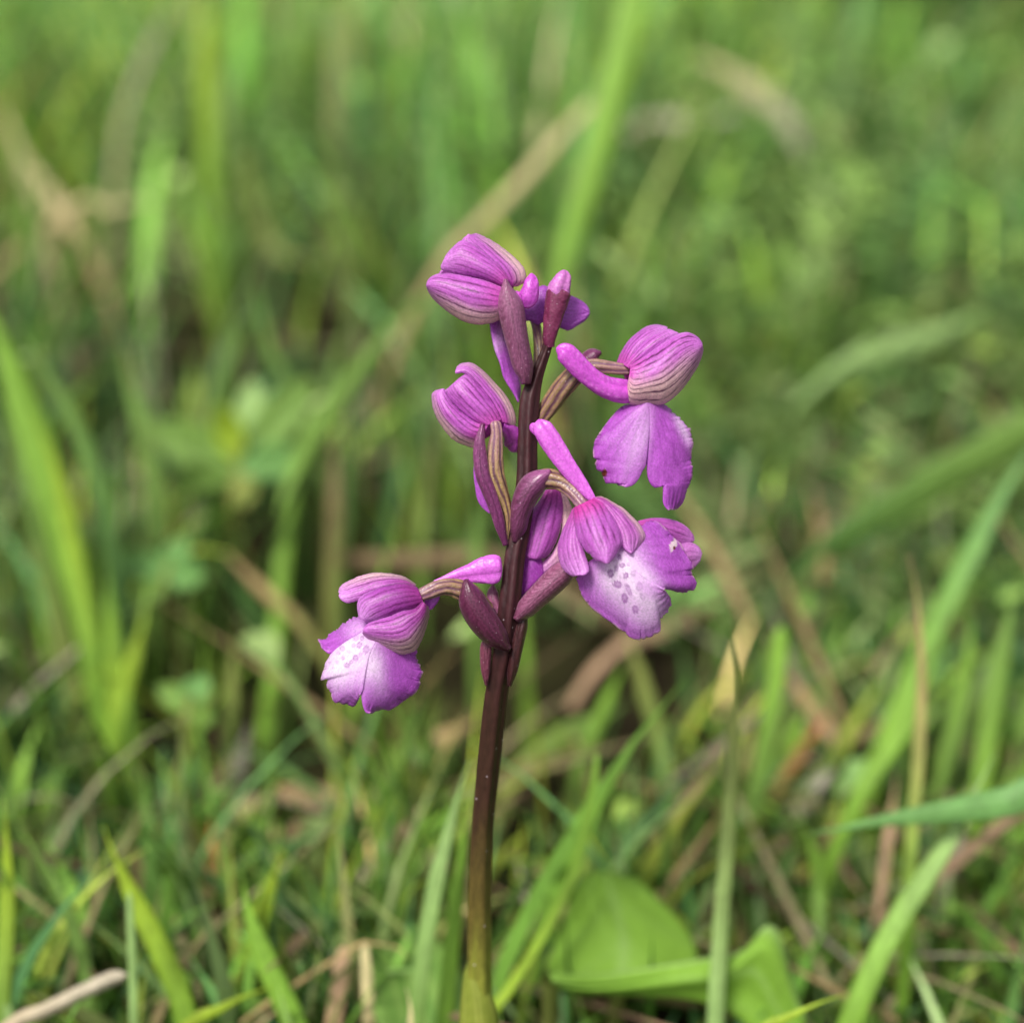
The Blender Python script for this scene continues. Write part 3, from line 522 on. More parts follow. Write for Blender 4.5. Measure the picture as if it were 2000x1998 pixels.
def blade(name, label, cat, pts, wpx, D, c, c2=None, root=True, group=None, dry=False, fold=.22, twist=.35, nu=44, tipw=.05, flat_end=False):
    """One leaf or stalk: points from tip to base in photo pixels, each at its own distance; then on down to the soil."""
    seedc[0] += 1; r = np.random.default_rng(seedc[0])
    p = np.array(pts, float)
    Dv = np.interp(np.linspace(0, 1, len(p)), np.linspace(0, 1, np.size(D)), np.atleast_1d(D)) if np.size(D) > 1 else np.full(len(p), float(D))
    Dv = np.minimum(FOC + (Dv - FOC) * (2.1 - .8 * sstep(195, 290, Dv)), .94 * ground_D(p[:, 0], p[:, 1]))
    P = at(p[:, 0], p[:, 1], Dv)
    wp = np.interp(np.linspace(0, 1, len(p)), np.linspace(0, 1, np.size(wpx)), np.atleast_1d(wpx)) if np.size(wpx) > 1 else np.full(len(p), float(wpx))
    Wd = wp / FPX * Dv
    if root:
        T = P[-1] - P[-2]; T /= np.linalg.norm(T)
        z = P[-1][2]
        dr = T[:2] * z * .55 / max(.35, abs(T[2]) + .2)
        dr = dr * min(1, 60 / (np.linalg.norm(dr) + 1e-6))
        a = P[-1] + np.r_[dr * .55, -z * .45]; b = P[-1] + np.r_[dr, -z - 3]
        P = np.vstack([P, a, b]); Wd = np.r_[Wd, Wd[-1] * .9, Wd[-1] * .7]
    Q = resample(np.c_[P, Wd], nu)
    # resample measures x,y only: space it again by true length
    s = np.r_[0, np.cumsum(np.linalg.norm(np.diff(Q[:, :3], axis=0), axis=1))]; qq = np.linspace(0, s[-1], nu)
    Q = np.stack([np.interp(qq, s, Q[:, k]) for k in range(4)], 1)
    C_, wd = Q[:, :3], Q[:, 3]
    t = np.linspace(0, 1, nu)
    wd = wd * (tipw + (1 - tipw) * sstep(0, .03 if flat_end else .28, t) ** .8) * .5
    T = np.gradient(C_, axis=0); T /= np.linalg.norm(T, axis=1)[:, None]
    view = C_ - CAM; view /= np.linalg.norm(view, axis=1)[:, None]
    Sd = np.cross(T, view); Sd /= np.linalg.norm(Sd, axis=1)[:, None]
    N = np.cross(Sd, T)
    an = (twist * (np.sin(t * 3 + r.uniform(0, 6)) * .6 + r.uniform(-.5, .5)))[:, None]
    S2 = Sd * np.cos(an) + N * np.sin(an); N2 = -Sd * np.sin(an) + N * np.cos(an)
    nv = 9
    v = np.linspace(-1, 1, nv)
    V = C_[:, None] + (wd[:, None] * v)[..., None] * S2[:, None] + (fold * wd[:, None] * (np.abs(v) + .0))[..., None] * N2[:, None]
    base = V[-1].mean(0)
    cc = np.broadcast_to(c, (nu, nv, 3)).copy()
    if c2 is not None: cc = mix(cc, c2, sstep(.05, .75, t)[:, None] * np.ones((1, nv)))
    nz = wob(t[:, None] * 6, v[None] * 2, seedc[0])
    cc = cc * (1 + .16 * nz[..., None])
    cc = mix(cc, cc * 1.35 + .02, (.5 * np.exp(-(v / .14) ** 2))[None] * np.ones((nu, 1)))
    cc = mix(cc, cc * .8, (.5 + .5 * np.cos(v * 19))[None] * np.ones((nu, 1)) * .5)
    o = link(name, mesh(name, (V.reshape(-1, 3) - base) * MM, grid_faces(nu, nv), cc.reshape(-1, 3)), M_DRY if dry else M_BLADE, None, base)
    md = o.modifiers.new('thickness', 'SOLIDIFY'); md.thickness = .00025; md.offset = 0
    tag(o, label, cat, group)
    return o

def gb(label, pts, wpx, D, c, c2=None, **k): return blade('grass_blade', label, 'grass blade', pts, wpx, D, G[c], G[c2] if c2 else None, **k)
def ds(label, pts, wpx, D, c, c2=None, **k): return blade('dry_straw', label, 'straw', pts, wpx, D, G[c], G[c2] if c2 else None, dry=True, **k)

# far and upper part
gb('bright yellow-green upright grass blade left of the pale slanting stalk', [(398, -60), (403, 60), (408, 200), (412, 330), (420, 480)], [34, 40, 44, 40, 34], 430, 'yg', 'bright')
ds('thin pale grey stalk slanting beside the yellow-green upright blade', [(362, -40), (330, 25), (300, 85), (270, 150), (240, 235), (225, 330)], [12, 15, 18, 16, 13, 12], 440, 'grey', 'straw')
ds('stiff tan straw leaning behind the topmost flower', [(1160, 195), (1085, 280), (1010, 362), (940, 435), (860, 520)], [16, 20, 22, 20, 16], 360, 'straw', 'tan', flat_end=True)
gb('broad bright green blade rising behind the flower bud', [(1255, -60), (1228, 40), (1200, 160), (1170, 280), (1135, 400), (1100, 510), (1075, 620)], [58, 60, 60, 56, 48, 36, 28], 330, 'bright', 'bright', flat_end=True)
gb('long slender blade arching away from the topmost hood down to the lower left', [(880, 540), (800, 605), (720, 695), (650, 790), (600, 870), (570, 950), (556, 1050), (545, 1200), (530, 1350), (515, 1450)], [14, 22, 28, 32, 34, 34, 32, 32, 32, 32], [300, 262], 'mid', 'bright', tipw=.3)
gb('dull green upright blade at the far dark corner', [(1575, -60), (1560, 40), (1545, 150), (1535, 260)], [44, 46, 46, 40], 560, 'mid', 'mid')
gb('pale bluish blade next to the dull green far blade', [(1690, -60), (1672, 60), (1640, 200), (1600, 330)], [38, 40, 44, 40], 600, 'blue', 'pale')
gb('faint pale green blade leaning in the far smooth turf', [(1880, 330), (1850, 400), (1810, 480), (1780, 560)], [30, 40, 46, 40], 560, 'pale', 'pale')
ds('short pale straw bent down in the far turf', [(1340, 100), (1400, 130), (1460, 170), (1520, 215)], [26, 34, 40, 34], 520, 'straw', 'white')
ds('pale straw lying level behind the leaning tan straw', [(1470, 220), (1400, 228), (1320, 238), (1240, 250)], [22, 30, 28, 20], 500, 'white', 'straw')
ds('tan leaf slanting through the far left tangle', [(36, 290), (75, 345), (115, 405), (160, 470)], [20, 30, 30, 22], 400, 'straw', 'tan')
ds('small tan straw by the slanting tan leaf', [(-10, 190), (15, 240), (40, 300)], [18, 24, 20], 400, 'straw', 'straw')
ds('level tan leaf scrap beside the slanting tan leaf', [(320, 386), (260, 398), (205, 408), (150, 400)], [14, 22, 24, 16], 390, 'straw', 'tan')
gb('green blade curling over between the yellow-green blade and the topmost hood', [(660, 494), (600, 505), (545, 498), (512, 440), (490, 370), (478, 300), (470, 400)][:6], [18, 26, 30, 28, 26, 24], 400, 'olive', 'mid', root=True)
gb('mid green upright blade in front of the curling blade', [(500, 540), (510, 620), (530, 690), (556, 740), (565, 830)], [16, 24, 26, 26, 24], 310, 'mid', 'dark')
gb('narrow blade leaning right toward the curling blade', [(500, 560), (478, 630), (455, 700), (432, 780), (420, 860)], [14, 26, 30, 32, 28], 300, 'mid', 'dark')
gb('thin light blade standing left of the long arching blade', [(690, 610), (660, 680), (640, 760), (625, 840)], [8, 14, 16, 16], 310, 'mid', 'mid')
gb('pale green blade with a blunt tip in the far left tangle', [(460, 60), (452, 140), (446, 230), (452, 330)], [20, 28, 30, 26], 470, 'pale', 'mid')
gb('soft green far blade right of the yellow-green blade', [(610, -50), (585, 60), (565, 170), (560, 290)], [50, 60, 60, 44], 520, 'mid', 'bright')
gb('leaning far blade above the leaning tan straw', [(850, 20), (800, 110), (775, 210), (760, 330)], [16, 26, 28, 24], 480, 'bright', 'mid')
gb('dark olive far blade beside the soft green far blade', [(690, -40), (680, 40), (672, 110), (668, 190)], [40, 52, 48, 30], 520, 'olive', 'olive')

# left side
gb('widest bright blade of the leaning tuft at the left', [(-40, 560), (0, 660), (40, 770), (80, 880), (118, 1000), (155, 1130), (185, 1260), (205, 1400)], [40, 60, 66, 68, 68, 66, 62, 58], 232, 'bright', 'bright')
gb('narrower arching blade behind the widest left blade', [(10, 600), (80, 715), (140, 810), (185, 920), (215, 1040), (232, 1180), (240, 1330)], [16, 26, 32, 36, 36, 34, 32], 240, 'mid', 'blue')
gb('dull blade leaning under the widest left blade', [(40, 940), (80, 1060), (110, 1190), (140, 1330), (160, 1430)], [30, 38, 40, 40, 36], 236, 'mid', 'olive')
gb('yellow-tipped blade at the foot of the left tuft', [(290, 1195), (262, 1270), (240, 1350), (225, 1420)], [14, 26, 32, 30], 226, 'yg', 'bright')
gb('grey-green blade standing between the left tuft and the clover', [(228, 640), (250, 740), (277, 830), (297, 930), (303, 1040), (300, 1130)], [18, 26, 34, 40, 42, 40], 275, 'mid', 'mid')
gb('slim upright blade with a clean point below the clover', [(464, 1212), (456, 1290), (450, 1390), (444, 1480), (436, 1570)], [10, 20, 24, 24, 24], 225, 'olive', 'mid')
ds('brown withered blade crossing level behind the lower left flower', [(640, 1092), (720, 1096), (810, 1094), (900, 1088), (960, 1086)], [24, 34, 36, 34, 24], 290, 'brown', 'brown', flat_end=True)
ds('olive withered stalk standing behind the lower left flower', [(650, 850), (655, 930), (655, 1020), (648, 1120)], [14, 28, 30, 26], 285, 'brown', 'olive')
ds('slanting tan straw below the clover', [(435, 1072), (480, 1120), (530, 1168), (575, 1205)], [14, 24, 24, 20], 270, 'tan', 'olive')
gb('dark green blade slanting beneath the slanting tan straw', [(425, 1090), (470, 1160), (510, 1220), (545, 1290)], [14, 26, 28, 24], 275, 'dark', 'dark')

gb('yellowish inner blade of the leaning left tuft', [(60, 800), (110, 920), (140, 1050), (165, 1180), (185, 1300)], [12, 26, 32, 34, 34], 228, 'yg', 'bright')
gb('short outer blade of the leaning left tuft', [(-10, 780), (40, 900), (85, 1030), (125, 1160), (150, 1290)], [20, 34, 40, 40, 36], 240, 'mid', 'bright')
gb('slim straight blade rising beside the leaning left tuft', [(205, 1080), (215, 1180), (222, 1280), (226, 1390)], [10, 22, 26, 26], 226, 'bright', 'yg')
gb('thin dark upright blade in the hollow behind the lower left flower', [(672, 830), (676, 920), (674, 1020), (668, 1120)], [8, 16, 18, 18], 300, 'dark', 'mid')
gb('thin olive blade in the hollow close to the orchid stem', [(850, 850), (836, 930), (828, 1020), (826, 1110)], [8, 16, 20, 18], 300, 'olive', 'mid')
gb('grey-green blade showing between the striped flower and the lower left flower', [(925, 950), (930, 1020), (932, 1090), (930, 1180)], [18, 26, 28, 26], 270, 'mid', 'mid')
# lower left
gb('vivid yellow-green blade leaning over the grey twig', [(200, 1612), (232, 1690), (265, 1760), (305, 1838), (345, 1930), (365, 2000)], [16, 30, 38, 42, 44, 44], 190, 'yg', 'bright')
gb('thin whitish-green stalk beside the vivid leaning blade', [(252, 1740), (256, 1820), (260, 1910), (262, 2000)], [12, 15, 16, 16], 186, 'pale', 'pale', flat_end=True)
gb('yellow-pointed blade leaning right behind the vivid leaning blade', [(556, 1648), (535, 1710), (512, 1780), (490, 1850), (480, 1930)], [16, 30, 34, 36, 34], 196, 'yg', 'bright')
gb('dark bright blade bowing outward beside the yellow-pointed blade', [(470, 1700), (488, 1790), (515, 1870), (548, 1940), (578, 2010)], [16, 34, 44, 46, 46], 190, 'bright', 'bright')
gb('bluish blade leaning above the orange scrap', [(405, 1528), (372, 1580), (340, 1630), (305, 1692), (280, 1740)], [12, 28, 36, 34, 26], 212, 'blue', 'mid')
blade('withered_leaf', 'upright orange-brown withered leaf scrap among the green blades', 'dead leaf', [(412, 1596), (414, 1640), (418, 1690), (420, 1740)], [16, 28, 32, 24], 208, G['orange'], G['pink'], dry=True)
blade('twig', 'grey-tan dry twig with a knobbly end lying in the turf', 'twig', [(250, 1902), (215, 1915), (150, 1944), (85, 1976), (20, 2006)], [22, 30, 28, 28, 28], 186, G['grey'], G['tan'], dry=True, fold=.7, flat_end=True)
gb('yellowish blade lying low toward the vivid leaning blade', [(530, 1926), (480, 1944), (425, 1972), (370, 2002)], [10, 22, 26, 26], 186, 'yg', 'olive')
ds('broad pinkish straw standing left of the orchid foot', [(672, 1846), (664, 1900), (657, 1960), (650, 2010)], [20, 30, 32, 32], 192, 'pink', 'tan', flat_end=True)
ds('pale split straw beside the broad pinkish straw', [(712, 1838), (716, 1900), (720, 1960), (722, 2010)], [14, 22, 24, 24], 190, 'straw', 'tan', flat_end=True)
ds('thin tan stalk bent over the pale split straw', [(796, 1880), (790, 1856), (760, 1846), (715, 1842), (690, 1850)], [7, 9, 9, 9, 8], 190, 'tan', 'tan')
gb('straight green blade leaning toward the lower left flower', [(826, 1362), (798, 1440), (770, 1520), (738, 1610), (705, 1690), (680, 1760)], [22, 30, 33, 34, 32, 28], 212, 'mid', 'bright')
ds('mauve-grey straw leaning beside the straight green blade', [(842, 1556), (805, 1604), (765, 1652), (720, 1700), (672, 1750)], [16, 24, 26, 24, 20], 208, 'pink', 'grey')
ds('thick pinkish straw lying level below the lower left flower', [(712, 1566), (660, 1562), (600, 1552), (548, 1550)], [24, 42, 42, 26], 228, 'pink', 'tan')
ds('tan straw lying behind the stem under the lower left flower', [(935, 1402), (890, 1430), (845, 1455), (800, 1480)], [20, 40, 44, 30], 238, 'tan', 'pink')
blade('withered_leaf', 'pale folded dead leaf upright by the slim pointed blade', 'dead leaf', [(488, 1408), (480, 1450), (468, 1495), (455, 1535)], [20, 44, 40, 22], 232, G['white'], G['pink'], dry=True)
blade('withered_leaf', 'cream dead leaf lying above the yellow-pointed blade', 'dead leaf', [(540, 1552), (505, 1568), (465, 1592), (440, 1620)], [18, 38, 36, 18], 225, G['straw'], G['tan'], dry=True)
gb('leafy green blade left of the dead leaf scraps', [(120, 1470), (108, 1540), (112, 1620), (122, 1700)], [26, 40, 40, 34], 215, 'mid', 'dark')
gb('yellow-edged upright blade at the far left of the turf', [(8, 1560), (12, 1640), (14, 1740), (10, 1850), (4, 1960)], [14, 24, 30, 32, 32], 190, 'yg', 'mid')
gb('long bowing blade in front of the brown litter', [(60, 1640), (105, 1720), (140, 1800), (165, 1890), (180, 1980)], [10, 20, 26, 28, 28], 192, 'mid', 'mid')

# beside the orchid stem
gb('pale green blade standing close along the orchid stem', [(917, 1482), (890, 1570), (866, 1660), (845, 1750), (828, 1850), (812, 1990)], [14, 26, 32, 34, 34, 34], 187, 'pale', 'mid')
gb('darker blade between the pale blade and the orchid stem', [(915, 1560), (900, 1680), (888, 1790), (876, 1900), (868, 2000)], [10, 22, 28, 32, 32], 190, 'bright', 'bright')
gb('short pale-tipped blade at the foot of the pale blade', [(793, 1928), (800, 1955), (803, 1980), (802, 2010)], [10, 16, 20, 20], 184, 'straw', 'yg')
ds('grey dry stalk bent behind the orchid stem', [(1012, 1680), (1026, 1740), (1044, 1800), (1060, 1850)], [22, 26, 26, 22], 205, 'grey', 'brown')
gb('thin curving yellow-green blade right of the orchid stem', [(1166, 1472), (1160, 1530), (1146, 1600), (1125, 1690), (1090, 1770), (1045, 1850), (995, 1930), (950, 1990)], [26, 34, 30, 22, 20, 20, 20, 20], 190, 'bright', 'yg', tipw=.3)
gb('blade standing behind the thin curving blade', [(1222, 1290), (1195, 1350), (1168, 1415), (1140, 1480)], [16, 26, 28, 26], 225, 'bright', 'mid')
gb('blade slanting below the spotted lip', [(1222, 1232), (1245, 1300), (1268, 1380), (1292, 1460), (1310, 1530)], [28, 30, 30, 28, 26], 228, 'olive', 'mid')
gb('wide faint blade sweeping behind the stem to the lower right', [(1230, 1370), (1160, 1410), (1080, 1450), (1010, 1510), (985, 1560)], [30, 50, 50, 42, 34], 245, 'mid', 'olive')

# right side
gb('tall straight stalk-like blade right of the spotted lip', [(1432, 1196), (1436, 1290), (1434, 1400), (1430, 1510), (1420, 1660), (1408, 1820), (1398, 2000)], [14, 20, 24, 27, 30, 32, 34], 188, 'olive', 'pale')
gb('bright-tipped blade just right of the tall straight blade', [(1526, 1222), (1518, 1310), (1500, 1420), (1480, 1530), (1466, 1620)], [26, 34, 34, 32, 28], 212, 'bright', 'mid', flat_end=True)
gb('broad bluish blade lying level across the right-hand stalks', [(1548, 1634), (1620, 1622), (1700, 1606), (1790, 1592), (1880, 1580), (1980, 1564), (2080, 1560)], [10, 32, 48, 54, 58, 60, 60], 190, 'blue', 'blue', root=True)
gb('pale pointed blade rising through the level bluish blade', [(1946, 1466), (1905, 1545), (1856, 1636), (1805, 1715), (1750, 1800), (1700, 1900), (1660, 2000)], [8, 22, 34, 40, 42, 44, 44], 192, 'pale', 'bright')
gb('long bright blade sweeping up to the right behind the pale pointed blade', [(2030, 850), (1960, 960), (1890, 1090), (1830, 1210), (1780, 1330), (1730, 1450), (1690, 1550)], [24, 36, 44, 46, 44, 40, 36], 222, 'blue', 'bright')
gb('second bright blade crossing in front of the long sweeping blade', [(1840, 1270), (1800, 1350), (1755, 1430), (1705, 1510), (1670, 1570)], [16, 32, 38, 36, 30], 205, 'bright', 'bright')
gb('thin stalk with a tan tip in front of the sweeping blades', [(1776, 1084), (1790, 1160), (1797, 1240), (1799, 1350), (1793, 1480), (1780, 1640), (1776, 1760)], [9, 14, 16, 20, 24, 26, 28], 196, 'tan', 'bright')
gb('wide dark green leaf slanting down behind the sweeping blades', [(2050, 820), (1940, 880), (1840, 935), (1740, 995), (1660, 1040), (1590, 1085)], [60, 74, 76, 70, 54, 26], 275, 'mid', 'dark', flat_end=True)
gb('whitish-green leaf lying in the far turf at the right', [(1930, 595), (1860, 640), (1780, 668), (1700, 690), (1625, 728)], [24, 40, 46, 44, 20], 350, 'pale', 'pale')
gb('upright blade at the right edge behind the level bluish blade', [(1985, 1140), (1960, 1260), (1940, 1380), (1925, 1480), (1910, 1580)], [24, 38, 42, 40, 38], 215, 'mid', 'bright')
gb('narrow upright blade near the right edge of the turf', [(1900, 1190), (1890, 1290), (1870, 1390), (1845, 1500)], [12, 24, 28, 26], 222, 'bright', 'mid')
ds('tan straw crossing behind the bright-tipped blade', [(1526, 1304), (1562, 1350), (1600, 1405), (1630, 1450)], [20, 32, 32, 24], 238, 'tan', 'pink')
ds('orange-tipped withered blade leaning by the crossing tan straw', [(1620, 1392), (1590, 1430), (1550, 1490), (1515, 1545)], [20, 28, 22, 18], 228, 'orange', 'olive')
blade('withered_leaf', 'pale curled dead leaf behind the level bluish blade', 'dead leaf', [(1640, 1490), (1615, 1520), (1585, 1552), (1560, 1580)], [30, 60, 60, 30], 228, G['white'], G['pink'], dry=True)
ds('pinkish thin straw standing behind the pale pointed blade', [(1752, 1510), (1740, 1600), (1728, 1690), (1716, 1780)], [10, 18, 18, 16], 205, 'pink', 'pink')
ds('brown-grey straw lying level behind the spotted lip', [(1452, 1148), (1400, 1176), (1340, 1206), (1270, 1236), (1210, 1262)], [14, 28, 32, 32, 22], 295, 'brown', 'pink')
ds('pinkish straw slanting under the pale curled dead leaf', [(1690, 1752), (1650, 1700), (1640, 1660), (1625, 1620)], [10, 16, 16, 14], 210, 'pink', 'brown')
gb('yellow-green blade low at the right foot of the broad leaf', [(1650, 1940), (1590, 1962), (1530, 1990), (1480, 2020)], [10, 18, 22, 22], 182, 'yg', 'yg')
gb('blade rising from the lower right litter', [(1560, 1590), (1590, 1660), (1640, 1580), (1620, 1640)][:2] + [(1600, 1740), (1606, 1830)], [10, 22, 26, 24], 205, 'bright', 'mid')

# ---- the broad rounded leaf and its neighbour
def broad_leaf(name, label, L, R, D0, D1, bulge, c, c2, nu=40, nv=30, seed=0, rim=None):
    Lr, Rr = resample(L, nu), resample(R, nu)
    u = np.linspace(0, 1, nu)[:, None] * np.ones((1, nv)); v = np.ones((nu, 1)) * np.linspace(0, 1, nv)[None]
    X = Lr[:, :1] * (1 - v) + Rr[:, :1] * v; Y = Lr[:, 1:2] * (1 - v) + Rr[:, 1:2] * v
    D = FOC + (D0 + (D1 - D0) * u - FOC) * 2.0 - bulge * 4 * v * (1 - v) + 1.0 * wob(u * 2, v * 2, seed)
    P = at(X, Y, D)
    mid = P[0].mean(0); foot = np.array([mid[0], mid[1] + 4, -2.0])
    C = mix(np.broadcast_to(G[c], (nu, nv, 3)), G[c2], .5 + .5 * wob(u * 2, v * 2, seed + 1))
    C = mix(C, G['pale'], .45 * np.exp(-((v - .5) / .03) ** 2) + .2 * np.exp(-(np.sin((u * 9 + np.abs(v - .5) * 8)) / .12) ** 2))
    if rim: C = mix(C, G[rim], np.exp(-(v / .07) ** 2))
    root = bpy.data.objects.new(name, None); col.objects.link(root); root.location = foot * MM
    tag(root, label, 'leaf')
    b = link('leaf_blade', mesh('leaf_blade', (P.reshape(-1, 3) - foot) * MM, grid_faces(nu, nv), C.reshape(-1, 3)), M_LEAF, root)
    md = b.modifiers.new('thickness', 'SOLIDIFY'); md.thickness = .0004; md.offset = 0
    # stalk from the soil to the leaf base
    n = 14; t = np.linspace(0, 1, n)[:, None]
    cl = foot * (1 - t) + mid * t + np.array([0, 2.0, 0]) * np.sin(np.pi * t)
    th = np.linspace(0, 2 * np.pi, 8, endpoint=False)
    V = cl[:, None] + 1.1 * (np.cos(th)[None, :, None] * RIGHT + np.sin(th)[None, :, None] * np.array([0, 1.0, 0]))
    link('stalk', mesh('stalk', (V.reshape(-1, 3) - foot) * MM, grid_faces(n, 8, True), np.broadcast_to(G['olive'], (n * 8, 3))), M_LEAF, root)
broad_leaf('round_leaf', 'broad rounded green leaf standing right of the orchid foot', [(1085, 1930), (1070, 1885), (1086, 1843), (1112, 1766), (1136, 1715), (1165, 1702)], [(1330, 1930), (1362, 1880), (1348, 1826), (1300, 1770), (1250, 1722), (1195, 1702)], 194, 201, 4, 'bright', 'bright', seed=7)
broad_leaf('round_leaf', 'green leaf with a pale upturned rim lying in front of the broad rounded leaf', [(1072, 1902), (1160, 1905), (1260, 1892), (1370, 1872), (1450, 1856), (1500, 1806), (1528, 1840), (1548, 1930), (1575, 1990)], [(1082, 1925), (1160, 1938), (1260, 1942), (1370, 1955), (1440, 1985), (1480, 2030), (1510, 2050), (1540, 2060), (1565, 2060)], 189, 193, 1.5, 'bright', 'bright', seed=8, rim='pale')
broad_leaf('round_leaf', 'small round green leaf above the yellow-pointed blade', [(485, 1690), (470, 1650), (480, 1610), (500, 1598)], [(525, 1690), (552, 1650), (545, 1612), (512, 1596)], 214, 218, 2, 'bright', 'bright', seed=9, nu=24, nv=18)

# ---- clover-like herb at the left
def herb(label, stem_pts, D, leaves, c='mid'):
    D = FOC + (D - FOC) * 1.4
    p = np.array(stem_pts, float); P = at(p[:, 0], p[:, 1], D)
    z = P[-1][2]; P = np.vstack([P, P[-1] + np.array([2, 3, -z * .5]), P[-1] + np.array([3, 5, -z - 2])])
    foot = P[-1].copy(); foot[2] = 0
    root = bpy.data.objects.new('leafy_herb', None); col.objects.link(root); root.location = foot * MM; tag(root, label, 'herb')
    n = 30; cl = resample(P[:, [0, 2, 1]], n)[:, [0, 2, 1]]
    th = np.linspace(0, 2 * np.pi, 8, endpoint=False)
    V = cl[:, None] + .7 * (np.cos(th)[None, :, None] * RIGHT + np.sin(th)[None, :, None] * np.array([0, 1.0, 0]))
    link('stem', mesh('stem', (V.reshape(-1, 3) - foot) * MM, grid_faces(n, 8, True), np.broadcast_to(G['olive'], (n * 8, 3))), M_LEAF, root)
    for (x0, y0, x1, y1, wd, cc, dz) in leaves:
        nu, nv = 18, 9
        u = np.linspace(0, 1, nu)[:, None]; v = np.linspace(-1, 1, nv)[None]
        a = at(x0, y0, D); b = at(x1, y1, D + dz)
        T = (b - a); Lh = np.linalg.norm(T); T = T / Lh
        S = np.cross(T, BACK); S /= np.linalg.norm(S); N = np.cross(S, T)
        prof = wd / FPX * D * .5 * np.sin(np.pi * np.clip(u * .95 + .03, 0, 1)) ** .75
        VV = a + (Lh * u)[..., None] * T + (prof * v)[..., None] * S + (.35 * prof * np.abs(v) - .12 * Lh * np.sin(np.pi * u))[..., None] * N
        C = mix(np.broadcast_to(G[cc], (nu, nv, 3)), G['pale'], .3 * np.exp(-(v / .15) ** 2) * np.ones_like(u))
        o = link('leaf', mesh('leaf', (VV.reshape(-1, 3) - foot) * MM, grid_faces(nu, nv), C.reshape(-1, 3)), M_LEAF, root)
        md = o.modifiers.new('thickness', 'SOLIDIFY'); md.thickness = .0003; md.offset = 0
herb('leafy green herb with broad leaves beside the left grass tuft', [(470, 850), (462, 920), (455, 1000)], 285,
     [(462, 920, 300, 830, 95, 'mid', 6), (462, 900, 430, 790, 60, 'yg', -4), (470, 880, 496, 740, 60, 'pale', 8), (470, 900, 610, 740, 80, 'mid', 5), (462, 915, 590, 890, 70, 'blue', -6), (458, 930, 340, 930, 60, 'mid', -8), (470, 925, 480, 990, 50, 'olive', -10)])
herb('small bluish herb at the foot of the left grass tuft', [(330, 1100), (322, 1140), (318, 1180)], 262,
     [(325, 1120, 230, 1090, 60, 'blue', 4), (325, 1110, 360, 1050, 50, 'blue', 6), (325, 1125, 400, 1120, 60, 'blue', -5), (322, 1140, 260, 1170, 50, 'mid', -6)])
herb('small round-leaved herb below the slim pointed blade', [(370, 1360), (366, 1400), (362, 1430)], 240,
     [(368, 1380, 400, 1320, 60, 'blue', 4), (368, 1385, 310, 1340, 50, 'mid', 4), (366, 1395, 420, 1400, 50, 'mid', -4)])

# ------------------------------------------------------------------ meadow mass: grass, vetch, dead litter
def ribbons(name, base, h, wd, lean_dir, lean, curl, cols, segs, mat, label, cat, face=None):
    n = len(base); m = segs + 1
    t = np.linspace(0, 1, m)
    hor = np.stack([np.cos(lean_dir), np.sin(lean_dir), np.zeros(n)], 1)
    side_a = lean_dir + np.pi / 2 + rng.normal(0, .7, n) if face is None else face
    side = np.stack([np.cos(side_a), np.sin(side_a), np.zeros(n)], 1)
    # a curved mid line: rises, then bends over with its lean
    ang = lean[:, None] + curl[:, None] * t[None]
    ds_ = h[:, None] / segs
    dz = np.cos(ang) * ds_; dr = np.sin(ang) * ds_
    z = np.cumsum(np.c_[np.zeros(n), dz[:, :-1]], 1); r = np.cumsum(np.c_[np.zeros(n), dr[:, :-1]], 1)
    C = base[:, None] + r[..., None] * hor[:, None] + z[..., None] * np.array([0, 0, 1.0])
    ww = wd[:, None] * .5 * np.clip(1 - t[None] ** 2.2, .03, 1) * (.75 + .5 * np.sin(np.pi * np.clip(t, 0, 1))[None] ** .6)
    Lf = C - ww[..., None] * side[:, None]; Rt = C + ww[..., None] * side[:, None]
    V = np.stack([Lf, Rt], 2).reshape(-1, 3)
    k = np.arange(n)[:, None] * (m * 2) + np.arange(segs)[None] * 2
    F = np.stack([k, k + 1, k + 3, k + 2], -1).reshape(-1, 4)
    cc = np.broadcast_to(cols[:, None, None, :], (n, m, 2, 3)).reshape(-1, 3)
    o = link(name, mesh(name, V * MM, F, cc), mat)
    tag(o, label, cat, kind='stuff')
    return o

pal = np.stack([lin(104, 146, 62), lin(130, 172, 70), lin(156, 178, 74), lin(100, 146, 90), lin(140, 170, 106), lin(72, 106, 48), lin(158, 166, 108), lin(186, 170, 128)])
def pick(n, p):
    p = np.array(p, float); i = rng.choice(len(pal), n, p=p / p.sum())
    return pal[i] * rng.lognormal(0, .42, (n, 1)) * rng.uniform(.9, 1.1, (n, 3))

def patch_noise(x, y):
    return (np.sin(x * .031 + 1.3) * np.cos(y * .027 + .4) + .6 * np.sin(x * .013 - y * .021 + 2) + .5 * np.sin(x * .07 + y * .05)) / 2.1

